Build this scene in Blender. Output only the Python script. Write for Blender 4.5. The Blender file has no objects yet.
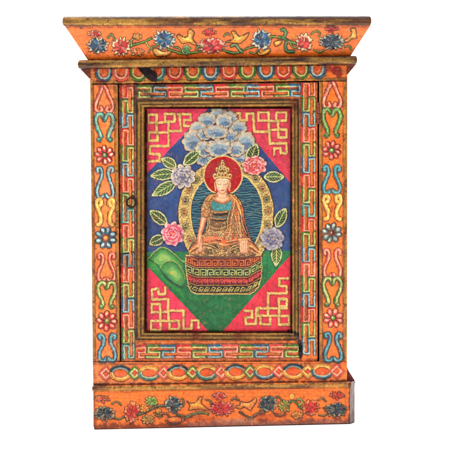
import bpy, math
import numpy as np
from mathutils import Matrix, Vector

# ------------------------------------------------------------------ canvas
# Painted decoration is laid out on one sheet, measured in "u" (1 u = 2 mm),
# and carried by the parts as colour and real relief on dense meshes.
SS = 4
N = 450
W = N * SS
rs = np.random.RandomState(7)
C = np.zeros((W, W, 3), np.float32)      # colour, linear
H = np.zeros((W, W), np.float32)         # relief height in u
M = np.zeros((W, W), np.float32)         # metallic / gilt mask
gy, gx = np.mgrid[0:W, 0:W].astype(np.float32)
gx = (gx + .5) / SS
gy = (gy + .5) / SS


def lin(c):
    c = np.array(c, np.float32) / 255.
    return np.where(c <= .04045, c / 12.92, ((c + .055) / 1.055) ** 2.4).astype(np.float32)


def noise(sx, sy=None, seed=0):
    """smooth value noise over the sheet, cell sx by sy u, range about -1..1"""
    sy = sy or sx
    r = np.random.RandomState(seed)
    nx, ny = int(N / sx) + 3, int(N / sy) + 3
    g = r.uniform(-1, 1, (ny, nx)).astype(np.float32)
    ax = np.arange(W) / SS / sx
    ay = np.arange(W) / SS / sy
    ix, iy = ax.astype(int), ay.astype(int)
    fx, fy = ax - ix, ay - iy
    fx = fx * fx * (3 - 2 * fx)
    fy = fy * fy * (3 - 2 * fy)
    a = g[iy][:, ix] * (1 - fx) + g[iy][:, ix + 1] * fx
    b = g[iy + 1][:, ix] * (1 - fx) + g[iy + 1][:, ix + 1] * fx
    return (a * (1 - fy[:, None]) + b * fy[:, None]).astype(np.float32)


def fbm(s, oct=4, seed=0, sy=None):
    t = 0
    k = 1.
    n = 0
    for i in range(oct):
        t = t + k * noise(s / 2 ** i, (sy or s) / 2 ** i, seed + i * 13)
        n += k
        k *= .6
    return t / n * 1.6


wx = noise(3.2, seed=1) * .28 + noise(1.1, seed=2) * .13
wy = noise(3.2, seed=3) * .28 + noise(1.1, seed=4) * .13
GX, GY = gx + wx, gy + wy                # hand wobble for the brush
FN = fbm(2.5, 3, 21)                     # brush mottling
FF = noise(.6, seed=31)
CLIP = [None]
WN = noise(2.1, seed=41) * .22 + noise(.8, seed=42) * .16
CHIP = np.clip((fbm(1.6, 3, 43) + .35 * fbm(12, 2, 46) - .72) * 5, 0, 1)
CHIP *= np.where((gx > 145) & (gx < 292) & (gy > 107) & (gy < 333), .3, 1)


def box(x0, y0, x1, y1, pad):
    a = max(0, int((x0 - pad - 1) * SS)); b = min(W, int((x1 + pad + 1) * SS) + 1)
    c = max(0, int((y0 - pad - 1) * SS)); d = min(W, int((y1 + pad + 1) * SS) + 1)
    return slice(c, max(c, d)), slice(a, max(a, b))


def put(sl, al, col, h=None, metal=None, var=.16):
    if CLIP[0] is not None:
        al = al * CLIP[0][sl]
    col = lin(col) if not isinstance(col, np.ndarray) else col
    m = (1 + var * FN[sl] + var * .5 * FF[sl])[..., None]
    C[sl] = C[sl] * (1 - al[..., None]) + np.clip(col * m, 0, 1) * al[..., None]
    if h is not None:
        H[sl] = np.where(al > .02, np.maximum(H[sl], h), H[sl])
    if metal is not None:
        M[sl] = M[sl] * (1 - al) + metal * al


def seg_dist(X, Y, pts, closed=False):
    P = list(pts)
    if closed:
        P = P + [P[0]]
    d = np.full(X.shape, 1e9, np.float32)
    for (x0, y0), (x1, y1) in zip(P[:-1], P[1:]):
        dx, dy = x1 - x0, y1 - y0
        L = dx * dx + dy * dy + 1e-9
        t = np.clip(((X - x0) * dx + (Y - y0) * dy) / L, 0, 1)
        d = np.minimum(d, (X - x0 - t * dx) ** 2 + (Y - y0 - t * dy) ** 2)
    return np.sqrt(d)


def stroke(pts, w, col, a=1., h=0., closed=False, metal=None, var=.16, soft=1.):
    xs = [p[0] for p in pts]; ys = [p[1] for p in pts]
    sl = box(min(xs), min(ys), max(xs), max(ys), w)
    d = seg_dist(GX[sl], GY[sl], pts, closed)
    al = np.clip((w / 2 * (1 + WN[sl]) - d) * SS / soft * .8 + .5, 0, 1) * a * (1 - .75 * CHIP[sl])
    hh = h * np.sqrt(np.clip(1 - (d / (w / 2 + .3)) ** 2, 0, 1)) if h else None
    put(sl, al, col, hh, metal, var)


def inside(X, Y, P):
    r = np.zeros(X.shape, bool)
    n = len(P)
    for i in range(n):
        x0, y0 = P[i]; x1, y1 = P[(i + 1) % n]
        if y0 == y1:
            continue
        c = ((y0 > Y) != (y1 > Y)) & (X < (x1 - x0) * (Y - y0) / (y1 - y0) + x0)
        r ^= c
    return r


def poly_alpha(P, sl, warp=True):
    X, Y = (GX[sl], GY[sl]) if warp else (gx[sl], gy[sl])
    d = seg_dist(X, Y, P, True)
    s = np.where(inside(X, Y, P), d, -d)
    return np.clip(s * SS * .8 + .5, 0, 1), s


def fill(P, col, a=1., h=0., dome=1.2, metal=None, var=.16, warp=True):
    xs = [p[0] for p in P]; ys = [p[1] for p in P]
    sl = box(min(xs), min(ys), max(xs), max(ys), .5)
    al, s = poly_alpha(P, sl, warp)
    hh = h * np.clip(s / dome, 0, 1) ** .5 if h else None
    put(sl, al * a * (1 - .45 * CHIP[sl]), col, hh, metal, var)


def clip_poly(P):
    m = np.zeros((W, W), np.float32)
    xs = [p[0] for p in P]; ys = [p[1] for p in P]
    sl = box(min(xs), min(ys), max(xs), max(ys), .5)
    m[sl] = poly_alpha(P, sl)[0]
    return m


def ell(cx, cy, rx, ry, rot=0, n=20, a0=0, a1=360):
    c, s = math.cos(math.radians(rot)), math.sin(math.radians(rot))
    o = []
    full = abs(a1 - a0) >= 360
    for i in range(n if full else n + 1):
        t = math.radians(a0 + (a1 - a0) * i / n)
        x, y = rx * math.cos(t), ry * math.sin(t)
        o.append((cx + x * c - y * s, cy + x * s + y * c))
    return o


def curve(P, n=6, closed=False):
    """Catmull-Rom through P"""
    P = [tuple(map(float, p)) for p in P]
    m = len(P)
    g = (lambda i: P[i % m]) if closed else (lambda i: P[max(0, min(m - 1, i))])
    o = []
    for i in range(m if closed else m - 1):
        a, b, c, d = g(i - 1), g(i), g(i + 1), g(i + 2)
        for k in range(n):
            t = k / n
            o.append(tuple(.5 * (2 * b[j] + (c[j] - a[j]) * t + (2 * a[j] - 5 * b[j] + 4 * c[j] - d[j]) * t * t
                                 + (3 * b[j] - a[j] - 3 * c[j] + d[j]) * t ** 3) for j in (0, 1)))
    if not closed:
        o.append(P[-1])
    return o


# paints (as they read in even light)
ORANGE = (240, 127, 44); SALMON = (234, 152, 104); DARK = (52, 26, 16)
CREAM = (238, 216, 170); WHITE = (240, 226, 200); YEL = (228, 176, 74)
BLUE = (34, 98, 134); TEAL = (72, 150, 152); GREEN = (74, 136, 52); DGREEN = (32, 74, 44)
RED = (206, 40, 34); PINK = (226, 84, 74); NAVY = (30, 54, 84)
GOLD = (176, 130, 62); DGOLD = (96, 60, 26)
U = dict(b=((50, 100, 120), (166, 196, 188)), r=((196, 44, 36), (240, 168, 136)), g=((78, 116, 40), (196, 200, 128)),
         p=((216, 84, 72), (242, 178, 146)), d=((28, 52, 60), (120, 160, 160)), y=((216, 150, 60), (242, 206, 120)),
         t=((60, 120, 110), (150, 196, 172)))

# ------------------------------------------------------------------ ground coats
def lerp(a, b, t):
    return a + (b - a) * t


def ytop(y_l, y_r, x):      # level lines run slightly out of true on this old cabinet
    return lerp(y_l, y_r, (x - 90) / 257.)


n1 = fbm(38, 4, 50)
C[:] = lin(ORANGE)
t = np.clip(.32 + .5 * n1 - (gx - 150) / 420, 0, 1)[..., None]
body = ((gy > 62) & (gy < 384)).astype(np.float32)[..., None]
C[:] = C * (1 - t * body * .8) + lin(SALMON) * t * body * .8
gp = (np.clip(fbm(9, 5, 52) * .9 + .05, 0, 1) * .45)[..., None] * (.35 + .65 * body) * np.clip(1.5 - (gx - 90) / 220, .6, 1.5)[..., None]
C[:] = C * (1 - gp) + lin((222, 158, 78)) * gp
str_v = fbm(2.2, 3, 60, sy=40)
str_h = fbm(40, 3, 61, sy=1.8)
horiz = ((gy < 83) | (gy > 361) | ((gx > 134) & (gx < 300) & ((gy < 109) | (gy > 331)))).astype(np.float32)
grain = str_h * horiz + str_v * (1 - horiz)
C *= (1 + .13 * grain)[..., None]
H += .05 * grain

# ------------------------------------------------------------------ mouldings (gilt, rubbed)
def gilt(mask, amt=1., light=0., seed=0, horiz=True):
    n = fbm(30 if horiz else 4, 4, 300 + seed, sy=4 if horiz else 30)
    k = np.clip(.52 + light + .75 * n + .15 * FF, 0, 1)[..., None]
    c = lin((70, 40, 20)) * (1 - k) + lin((192, 150, 80)) * k
    m = (mask * amt)[..., None]
    C[:] = C * (1 - m) + c * m
    M[:] = M * (1 - m[..., 0]) + .55 * k[..., 0] * m[..., 0]


def band(y0l, y1l, y0r, y1r, xa=40, xb=400):
    a = ytop(y0l, y0r, gx); b = ytop(y1l, y1r, gx)
    return (np.clip((gy + wy * .6 - a) * SS * .6, 0, 1) * np.clip((b - gy - wy * .6) * SS * .6, 0, 1)
            * (gx > xa) * (gx < xb)).astype(np.float32)


def vband(xa_t, xb_t, xa_b, xb_b, y0, y1):
    k = (gy - 83) / 278.
    a = lerp(xa_t, xa_b, k); b = lerp(xb_t, xb_b, k)
    return (np.clip((gx + wx * .6 - a) * SS * .6, 0, 1) * np.clip((b - gx - wx * .6) * SS * .6, 0, 1)
            * (gy > y0) * (gy < y1)).astype(np.float32)


gilt(band(10, 25.9, 10, 25.5), 1, .05, 1)                       # cornice rim
dk = band(10, 19.2, 10, 19.6)                                   # worn dark upper half of the rim
dk = dk * np.clip(.55 + .6 * fbm(26, 3, 71, sy=5) + (gx - 140) / 300, 0, .95)
C[:] = C * (1 - dk[..., None]) + lin((66, 36, 34)) * dk[..., None]
M *= 1 - dk
dk = band(18, 25.5, 18, 25.2) * np.clip(.3 + .7 * fbm(20, 3, 72, sy=3), 0, .85) * np.clip((gx - 130) / 60, 0, 1)
C[:] = C * (1 - dk[..., None]) + lin((98, 56, 40)) * dk[..., None]
gilt(band(59.5, 69.2, 55.5, 65.2, 70, 362), 1, .0, 2)           # ledge
gilt(band(80.6, 83.6, 77.4, 80.6, 90, 348), .85, .35, 3)        # fillet under the frieze
gilt(band(386.3, 392, 382.6, 388.2, 90, 351), .9, .22, 4)       # plinth ledge
for a in ((90, 93.4, 92.6, 95.4), (114.4, 117.8, 117.2, 119.9), (319, 322, 319.3, 322.6), (343.6, 348, 343.4, 348)):
    gilt(vband(*a, 83 if a[0] < 200 else 80, 361), .85, .24, 5 + int(a[0]), False)
    e = vband(*a, 80, 361)
    H += e * .35
H += band(80.6, 83.6, 77.4, 80.6, 90, 348) * .5

# ------------------------------------------------------------------ motifs
rr = np.random.RandomState(11)


def j(v=.3):
    return rr.uniform(-v, v)


def scroll(pts, key, w=3.0, h=.55, smooth=True, hi=True, n=6):
    p = curve(pts, n) if smooth else pts
    c, l = U[key] if isinstance(key, str) else key
    w *= 1.36
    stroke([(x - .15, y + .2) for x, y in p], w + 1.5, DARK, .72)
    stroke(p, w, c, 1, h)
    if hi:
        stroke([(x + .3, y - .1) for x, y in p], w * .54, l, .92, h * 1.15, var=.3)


def loopU(cx, yt, key, r=7.4, hh=13.5):
    c, l = U[key]
    p = [(cx - r, yt - 1)] + [(cx - r * math.cos(a), yt + hh - r * .93 + r * .93 * math.sin(a)) for a in np.linspace(0, math.pi, 12)] + [(cx + r, yt - 1)]
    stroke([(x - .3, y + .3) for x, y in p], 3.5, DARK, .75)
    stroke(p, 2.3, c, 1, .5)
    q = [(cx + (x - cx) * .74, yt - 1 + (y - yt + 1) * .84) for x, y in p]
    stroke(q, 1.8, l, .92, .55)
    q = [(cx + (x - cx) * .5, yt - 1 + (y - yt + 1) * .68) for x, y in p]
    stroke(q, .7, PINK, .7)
    fill(ell(cx, yt + 3.5, 2.6, 3.6), (226, 92, 40), .8, .5)


fr = [(104, 'b'), (121, 'p'), (138.5, 'g'), (157, 't'), (175, 'p'), (193, 'r'), (210.5, 'b'), (229, 'r'), (247.6, 'g'), (266, 'b'), (283.5, 'r'), (301, 'g'), (317.5, 'b')]
fr[4] = (175, 'r'); fr[5] = (193, 'g')
CLIP[0] = np.clip((gy - ytop(69.0, 65.0, gx)) * 3, 0, 1)
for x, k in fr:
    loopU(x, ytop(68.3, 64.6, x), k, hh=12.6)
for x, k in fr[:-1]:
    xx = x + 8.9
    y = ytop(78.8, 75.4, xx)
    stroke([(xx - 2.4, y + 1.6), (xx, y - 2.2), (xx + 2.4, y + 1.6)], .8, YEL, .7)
CLIP[0] = None
# stained right and left frieze corners
for cx, cy, r, q, cc in ((337, 71, 6.5, .85, (140, 24, 26)), (330, 68, 4, .6, (190, 40, 40)), (343, 70, 3.5, .5, (150, 90, 60)),
                         (95, 70, 3.4, .7, (150, 40, 30)), (100, 84, 5.5, .6, (120, 24, 26)), (110, 86, 5, .35, (120, 30, 26))):
    sl = box(cx - r, cy - r, cx + r, cy + r, 2)
    d = np.hypot(gx[sl] - cx, gy[sl] - cy) + fbm(5, 3, 90)[sl] * 2.2
    put(sl, np.clip((r - d) / 2, 0, 1) * q, cc)


# frets of the door frame
def fret_h(x0, x1, yt, yb, kind, key, dark=False):
    c, l = U[key]
    ym = (yt + yb) / 2
    a, b = x0 + 1.2, x1 - 1.2
    if kind == 'S':
        p = [(x1 + .4, yt), (a, yt), (a, ym), (b, ym), (b, yb), (x0 - .4, yb)]
    else:
        p = [(x0 - .4, yt), (b, yt), (b, ym), (a, ym), (a, yb), (x1 + .4, yb)]
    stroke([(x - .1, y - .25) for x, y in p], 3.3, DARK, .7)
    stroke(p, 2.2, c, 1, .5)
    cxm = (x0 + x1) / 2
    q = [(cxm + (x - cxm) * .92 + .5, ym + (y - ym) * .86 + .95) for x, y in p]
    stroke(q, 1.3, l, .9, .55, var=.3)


def fret_v(xl, xr, y0, y1, kind, key):
    c, l = U[key]
    xm = (xl + xr) / 2
    a, b = y0 + 1.1, y1 - 1.1
    if kind == 'N':       # left bar, turn at top, middle bar, turn at bottom, right bar
        p = [(xl, y1 + .3), (xl, a), (xm, a), (xm, b), (xr, b), (xr, y0 - .3)]
    else:
        p = [(xl, y0 - .3), (xl, b), (xm, b), (xm, a), (xr, a), (xr, y1 + .3)]
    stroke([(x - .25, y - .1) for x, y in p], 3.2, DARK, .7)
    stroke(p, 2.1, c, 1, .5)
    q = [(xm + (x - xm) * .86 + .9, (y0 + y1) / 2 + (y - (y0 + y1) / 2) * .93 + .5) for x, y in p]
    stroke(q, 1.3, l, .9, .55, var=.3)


top = [(137, 'Z', 'g'), (152, 'S', 'd'), (167, 'Z', 'r'), (183.3, 'S', 'g'), (199, 'Z', 'b'), (214, 'S', 'r'), (229.5, 'Z', 'g'), (245.3, 'S', 'b'),
       (260.3, 'Z', 'r'), (274.8, 'S', 'g'), (290, 'Z', 'b'), (301, '', '')]
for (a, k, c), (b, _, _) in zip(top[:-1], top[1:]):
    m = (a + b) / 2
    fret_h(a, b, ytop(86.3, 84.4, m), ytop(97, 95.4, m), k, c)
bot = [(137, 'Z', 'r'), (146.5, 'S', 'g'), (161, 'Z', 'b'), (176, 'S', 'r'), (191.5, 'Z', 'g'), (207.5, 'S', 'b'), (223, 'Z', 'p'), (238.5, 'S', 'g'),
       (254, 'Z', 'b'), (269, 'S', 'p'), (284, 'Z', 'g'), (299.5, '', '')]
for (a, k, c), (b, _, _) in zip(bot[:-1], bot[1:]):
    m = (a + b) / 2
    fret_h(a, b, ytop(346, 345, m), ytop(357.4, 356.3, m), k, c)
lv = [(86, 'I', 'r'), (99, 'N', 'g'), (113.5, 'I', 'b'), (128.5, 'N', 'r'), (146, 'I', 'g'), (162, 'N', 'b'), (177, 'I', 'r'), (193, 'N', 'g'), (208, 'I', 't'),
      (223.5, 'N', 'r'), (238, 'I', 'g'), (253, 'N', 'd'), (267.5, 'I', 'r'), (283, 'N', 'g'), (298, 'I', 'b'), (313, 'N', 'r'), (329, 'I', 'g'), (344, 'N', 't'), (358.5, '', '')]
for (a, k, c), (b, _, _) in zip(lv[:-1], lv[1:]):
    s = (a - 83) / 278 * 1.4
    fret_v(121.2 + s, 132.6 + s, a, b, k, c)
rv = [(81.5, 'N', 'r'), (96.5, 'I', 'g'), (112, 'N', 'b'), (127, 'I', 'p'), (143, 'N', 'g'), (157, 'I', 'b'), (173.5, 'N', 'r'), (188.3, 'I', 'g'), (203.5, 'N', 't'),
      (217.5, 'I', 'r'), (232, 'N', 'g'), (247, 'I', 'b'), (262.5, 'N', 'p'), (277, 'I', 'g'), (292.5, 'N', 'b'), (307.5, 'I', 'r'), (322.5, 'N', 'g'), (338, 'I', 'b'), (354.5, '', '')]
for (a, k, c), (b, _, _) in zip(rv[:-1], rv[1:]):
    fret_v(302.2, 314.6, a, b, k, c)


# heart scrolls and rosettes of the two stiles
def heart_up(cx, y0, y1, key, w=2.4):      # spade: closed apex on top
    hw = 8.6
    L = y1 - y0
    for s in (-1, 1):
        scroll([(cx + s * .6, y0), (cx + s * 2.6, y0 + L * .16), (cx + s * 5.5, y0 + L * .42), (cx + s * hw, y0 + L * .72), (cx + s * (hw - .6), y0 + L * .9),
                (cx + s * 5.2, y1), (cx + s * 2.4, y0 + L * .93), (cx + s * 3.2, y0 + L * .82)], key, w)
    stroke([(cx, y1 - 3.6), (cx - 1.5, y1), (cx + 1.5, y1)], 1.0, U[key][0], .8, closed=True)


def heart_open(cx, y0, y1, key, w=2.4):    # spade with curled-out top ends
    hw = 8.2
    L = y1 - y0
    for s in (-1, 1):
        scroll([(cx + s * 7.2, y0 + L * .13), (cx + s * 7.6, y0 + L * .03), (cx + s * 4.8, y0), (cx + s * 3.2, y0 + L * .14), (cx + s * 4.2, y0 + L * .36),
                (cx + s * 7.0, y0 + L * .6), (cx + s * hw, y0 + L * .8), (cx + s * 6.8, y0 + L * .97), (cx + s * 3.2, y1 - .4), (cx + s * 1.2, y0 + L * .9)], key, w)


def heart_dn(cx, y0, y1, key, w=2.9, feet=True):
    L = y1 - y0
    for s in (-1, 1):
        scroll([(cx + s * .4, y0 + L * .16), (cx + s * 2.4, y0 + .5), (cx + s * 6.2, y0 - .2), (cx + s * 8.6, y0 + L * .17), (cx + s * 7.8, y0 + L * .42),
                (cx + s * 4.8, y0 + L * .66), (cx + s * 4.0, y0 + L * .82), (cx + s * 5.2, y0 + L * .93)], key, w)
        if feet:
            c, l = U[key] if isinstance(key, str) else key
            fill(ell(cx + s * 5.8, y1 - 2.4, 2.8, 2.5), DARK, .6)
            fill(ell(cx + s * 5.8, y1 - 2.4, 2.3, 2.0), c, 1, .7)
            fill(ell(cx + s * 5.6, y1 - 2.9, 1.1, .8), l, .8, .75)
    stroke([(cx, y0 + L * .1), (cx, y0 + L * .26)], 1.6, (U[key] if isinstance(key, str) else key)[0], .9)


def heart_yel(cx, y0, y1, key='y', w=2.9):
    L = y1 - y0
    for s in (-1, 1):
        scroll([(cx + s * 5.6, y0 + L * .27), (cx + s * 4.0, y0 + L * .2), (cx + s * 4.6, y0 + L * .05), (cx + s * 7.6, y0 + L * .05), (cx + s * 8.6, y0 + L * .22), (cx + s * 6.8, y0 + L * .42),
                (cx + s * 4.6, y0 + L * .62), (cx + s * 4.4, y0 + L * .84), (cx + s * 5.6, y1 - 1.4), (cx + s * 7.4, y1 - .9)], key, w)


def rosette(cx, cy, r, key, cen, hl=WHITE, n=8, rot=0):
    c, l = U[key] if isinstance(key, str) else key
    for i in range(n):
        a = rot + 360 / n * i + j(7)
        ca, sa = math.cos(math.radians(a)), math.sin(math.radians(a))
        px, py = cx + r * .66 * ca, cy + r * .66 * sa
        fill(ell(px, py, r * .42, r * .33, a, 14), DARK, .8)
        fill(ell(px, py, r * .34, r * .25, a, 14), c, 1, .6)
        fill(ell(px + r * .04 * ca - .2, py + r * .04 * sa - .3, r * .2, r * .12, a + j(25), 12), l if rr.rand() < .3 else hl, .85, .75)
    fill(ell(cx, cy, r * .27, r * .25), DARK, .8)
    fill(ell(cx, cy, r * .21, r * .2), cen, 1, .8)
    fill(ell(cx - .4, cy - .4, r * .08, r * .08), CREAM, .7)


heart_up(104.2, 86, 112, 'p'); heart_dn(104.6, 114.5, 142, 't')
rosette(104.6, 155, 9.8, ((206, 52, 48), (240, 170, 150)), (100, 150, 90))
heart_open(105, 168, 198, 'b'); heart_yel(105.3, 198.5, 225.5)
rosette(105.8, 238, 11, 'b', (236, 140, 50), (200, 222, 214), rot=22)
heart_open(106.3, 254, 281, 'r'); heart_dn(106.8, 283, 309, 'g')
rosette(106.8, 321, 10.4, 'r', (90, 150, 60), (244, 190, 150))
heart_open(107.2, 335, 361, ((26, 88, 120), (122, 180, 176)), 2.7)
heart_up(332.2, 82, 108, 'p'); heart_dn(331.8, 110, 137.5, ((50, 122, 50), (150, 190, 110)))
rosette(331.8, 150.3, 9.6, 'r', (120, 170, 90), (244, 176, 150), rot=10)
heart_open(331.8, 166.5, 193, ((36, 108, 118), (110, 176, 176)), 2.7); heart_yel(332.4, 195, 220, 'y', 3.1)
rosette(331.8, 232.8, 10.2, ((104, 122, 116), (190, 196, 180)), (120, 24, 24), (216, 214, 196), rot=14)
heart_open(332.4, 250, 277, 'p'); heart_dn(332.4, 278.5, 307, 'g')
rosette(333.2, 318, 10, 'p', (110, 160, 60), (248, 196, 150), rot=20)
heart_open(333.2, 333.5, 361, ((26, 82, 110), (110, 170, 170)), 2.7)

# chain of ovals and lozenges on the bottom rail
for i in range(17):
    x = 106 + 14.42 * i
    y = ytop(373.6, 371, x)
    if i % 2:
        fl = (i // 2) % 2
        upc, dnc = ('d', 'y') if not fl else ('y', 't')
        if i in (11, 15):
            upc, dnc = 'y', 'b'
        if i == 5:
            dnc = 'y'
        for key, a0, a1 in ((upc, 178, 362), (dnc, -2, 182)):
            c, l = U[key]
            e = ell(x, y, 9.9, 6.7, 0, 16, a0, a1)
            stroke(e, 3.4, DARK, .7)
            stroke(e, 2.5, c, 1, .5)
            stroke(ell(x, y, 8.3, 5.2, 0, 16, a0, a1), 1.4, l, .85, .5)
        fill(ell(x, y, 5.6, 3.2), (236, 84, 30), .6, .3)
    else:
        key = ['p', 'g'][(i // 2) % 2]
        if i == 14: key = 'y'
        c, l = U[key]
        for r, w, cc in ((6.5, 3.2, DARK), (6.2, 2.1, c), (4.5, 1.6, l)):
            stroke([(x - r, y), (x, y - r), (x + r, y), (x, y + r)], w, cc, .5 if cc is DARK else 1, .45, True)
        fill([(x - 2.6, y), (x, y - 2.6), (x + 2.6, y), (x, y + 2.6)], (232, 78, 40), .9, .4)


# blossoms, stems and beasts of cornice and plinth
def blossom(cx, cy, rx, ry, cols, fringe=CREAM, dark=None, nf=13, rot=0, inner=7, a0=0, a1=360):
    """brushed flower: lobed heart of colour, ragged pale tips flicked outwards, dark veins"""
    rx, ry = rx * 1.1, ry * 1.1
    def star(k, n, dip, ph):
        o = []
        for i in range(n * 2 + 1):
            t = math.radians(a0 + (a1 - a0) * i / (n * 2)) + ph
            f = (k if i % 2 else k * dip * rr.uniform(.88, 1.16)) * rr.uniform(.86, 1.1)
            o.append((cx + rx * f * math.cos(t), cy + ry * f * math.sin(t)))
        return curve(o[:-1] if a1 - a0 >= 360 else o, 3, a1 - a0 >= 360)
    o = star(1.02, nf, .74, j(.2))
    stroke([(x - .1, y + .3) for x, y in o], 1.8, DARK, .8, closed=True)
    fill(o, fringe, 1, .5, 1.5, var=.3)
    for i in range(nf * 2):
        t = math.radians(a0 + (a1 - a0) * (i + .5) / (nf * 2) + j(4))
        stroke([(cx + rx * .6 * math.cos(t), cy + ry * .6 * math.sin(t)), (cx + rx * .92 * math.cos(t), cy + ry * .92 * math.sin(t))], .5, cols[i % len(cols)], .5)
    o = star(.74, max(4, inner - 2), .72, j(.5))
    stroke(o, .8, DARK, .6, closed=True)
    fill(o, cols[0], 1, .65, 1.5, var=.3)
    for i in range(inner):
        a = 360 / inner * i + j(16)
        t = math.radians(a)
        k = rr.uniform(.38, .5)
        px, py = cx + rx * k * math.cos(t), cy + ry * k * math.sin(t)
        ang = math.degrees(math.atan2(math.sin(t) * ry, math.cos(t) * rx))
        w = .24 * min(rx, ry) + .45
        fill(ell(px, py, .33 * rx, w, ang, 12), dark or DARK, .7)
        fill(ell(px + .1, py - .15, .29 * rx, w * .78, ang + j(10), 12), cols[i % len(cols)], 1, .75)
    for i in range(inner * 2):
        t = rr.uniform(0, 6.28)
        k0, k1 = rr.uniform(.1, .35), rr.uniform(.45, .72)
        stroke([(cx + rx * k0 * math.cos(t), cy + ry * k0 * math.sin(t)), (cx + rx * k1 * math.cos(t + .15), cy + ry * k1 * math.sin(t + .15))], rr.uniform(.35, .7), fringe if i % 2 else DARK, .55)


def stem(pts, w=2.0, c=(52, 100, 40), l=(140, 170, 70)):
    p = curve(pts, 6)
    stroke(p, w + 1.0, DARK, .65)
    stroke(p, w, c, 1, .5)
    stroke([(x, y - .3) for x, y in p], w * .35, l, .8, .55)


def beast(pts, c=(224, 160, 56), l=(246, 208, 110)):
    p = curve(pts, 5, True)
    stroke(p, 2.0, DARK, .75, closed=True)
    fill(p, c, 1, .7, 2)
    cx = sum(q[0] for q in p) / len(p); cy = sum(q[1] for q in p) / len(p)
    fill([(cx + (x - cx) * .6 - .3, cy + (y - cy) * .5 - .6) for x, y in p], l, .7, .75, 2)
    for i in range(0, len(p), 3):
        x, y = p[i]
        stroke([(cx + (x - cx) * .9, cy + (y - cy) * .9), (cx + (x - cx) * .55 + j(.5), cy + (y - cy) * .55)], .45, (150, 80, 24), .6)
    stroke(p, .6, (90, 44, 18), .7, closed=True)


LB = [(26, 90, 132), (38, 112, 150), (20, 66, 104)]
DB = [(36, 66, 86), (54, 88, 104), (26, 46, 62)]
RC = [(214, 44, 40), (232, 76, 60), (190, 26, 34)]
CREAM2 = (232, 212, 168)
# cornice
blossom(94.5, 34.6, 6.6, 3.7, [(206, 48, 34), (226, 84, 40)], CREAM2, nf=9, a0=170, a1=370, inner=5)
blossom(98, 45.2, 10.2, 7.6, [(20, 84, 116), (26, 100, 138), (16, 64, 92)], CREAM2, nf=14, inner=6)
stem([(127, 49), (133, 45), (142, 42.5), (151, 38.5)], 2.2)
stem([(132, 46), (131, 41), (134, 38), (139, 37)], 1.6, (96, 120, 40), (190, 190, 90))
blossom(137.5, 36.5, 4.0, 3.2, [(222, 120, 50), (214, 150, 70)], (220, 190, 110), nf=7, inner=4)
blossom(138, 52, 5.6, 3.8, [(224, 90, 40), (226, 150, 80)], (230, 196, 120), nf=9, inner=5)
stem([(146, 42), (148, 46), (152, 49)], 1.7, (140, 150, 60), (220, 210, 130))
blossom(121, 46.5, 8.6, 8.6, RC, CREAM, nf=13, inner=7)
blossom(164.5, 39.5, 10.2, 9.0, LB, (206, 208, 178), nf=15, inner=8)
beast([(153, 50), (157, 48.5), (161, 51), (166, 51.5), (171, 50.5), (169, 54.5), (163, 56), (156, 55.6)], (228, 170, 84), (244, 210, 130))
stem([(168, 49), (175, 51.5), (182, 53.5), (190, 53), (201, 51.5)], 2.0)
blossom(186.5, 50.5, 4.0, 4.8, [(60, 124, 66), (96, 150, 84)], (150, 180, 110), nf=7, inner=4)
beast([(177, 36), (180, 35), (184, 37.5), (188, 36), (188, 31.5), (191, 29.5), (194, 33), (192.5, 38), (195, 42), (198, 45), (193, 44.5), (189, 42), (183, 43.5), (180, 40.5)])
blossom(209.5, 33, 6.6, 4.2, RC, (232, 150, 120), nf=9, a0=170, a1=370, inner=5)
blossom(212, 45.5, 13.4, 7.4, [(206, 36, 36), (226, 66, 52), (176, 22, 32), (236, 90, 70)], (240, 190, 160), nf=17, inner=9)
stem([(223, 50), (228, 52), (236, 53), (243, 50), (250, 47.5), (258, 46)], 2.2, (36, 84, 46))
stem([(231, 46), (235, 44.5), (238, 47.5), (242, 52)], 2.6, (70, 116, 66), (180, 190, 130))
beast([(226, 42), (231, 40), (234, 37.5), (231.5, 32), (235, 31.5), (237, 34.5), (240, 36.5), (246, 34), (248.5, 32.5), (247, 37), (243.5, 40.5), (240, 43), (232, 42.5)])
blossom(262, 39.5, 9.6, 9.6, LB, (210, 206, 180), nf=15, inner=8)
beast([(257, 51), (261, 53), (265, 51), (269, 48), (270, 50.5), (266, 54.5), (259, 55)], (224, 170, 66))
stem([(270, 37), (276, 36.5), (283, 38), (290, 41.5), (299, 44)], 2.6)
stem([(283, 38), (286, 33), (284, 29.5), (281.5, 30)], 2.8, (60, 110, 56), (120, 160, 90))
stem([(287, 41), (285, 46), (287, 51), (293, 51.5)], 3.2, (34, 84, 46), (90, 140, 80))
beast([(274, 43), (277, 41), (282, 40.5), (280, 44), (276, 46)], (224, 150, 60))
fill(ell(294, 36.6, 2.2, 2.8), (226, 150, 60), 1, .6)
blossom(304, 42.5, 7.4, 8.2, RC, CREAM, nf=12, inner=6)
blossom(332, 29.6, 6.6, 4.2, [(176, 40, 36), (206, 70, 50)], (222, 120, 90), nf=8, a0=180, a1=360, inner=5)
blossom(332, 41.5, 11.8, 7.4, [(44, 78, 100), (62, 100, 122), (30, 52, 74)], (196, 200, 172), nf=16, inner=9)
beast([(351, 29), (355.5, 29), (356, 34), (356, 38), (351, 39), (347.5, 42), (344.5, 41), (350, 36.5), (352, 33)], (222, 160, 66))
for pts in ([(108, 38), (111, 34), (114, 38), (113, 41)], [(149, 52), (152, 47), (156, 46), (158, 43)], [(174, 47), (178, 47.5), (181, 50)], [(196, 49), (199, 46), (203, 47)],
            [(224, 36), (227, 33.5), (230, 35)], [(250, 52), (254, 53.5), (258, 50)], [(296, 48), (292, 46), (290, 42)], [(311, 34), (316, 31), (320, 33), (319, 36)], [(314, 50), (319, 52), (324, 50)], [(345, 47), (349, 46), (351, 49)]):
    stem(pts, 1.4, (66, 104, 46), (170, 180, 100))
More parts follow.
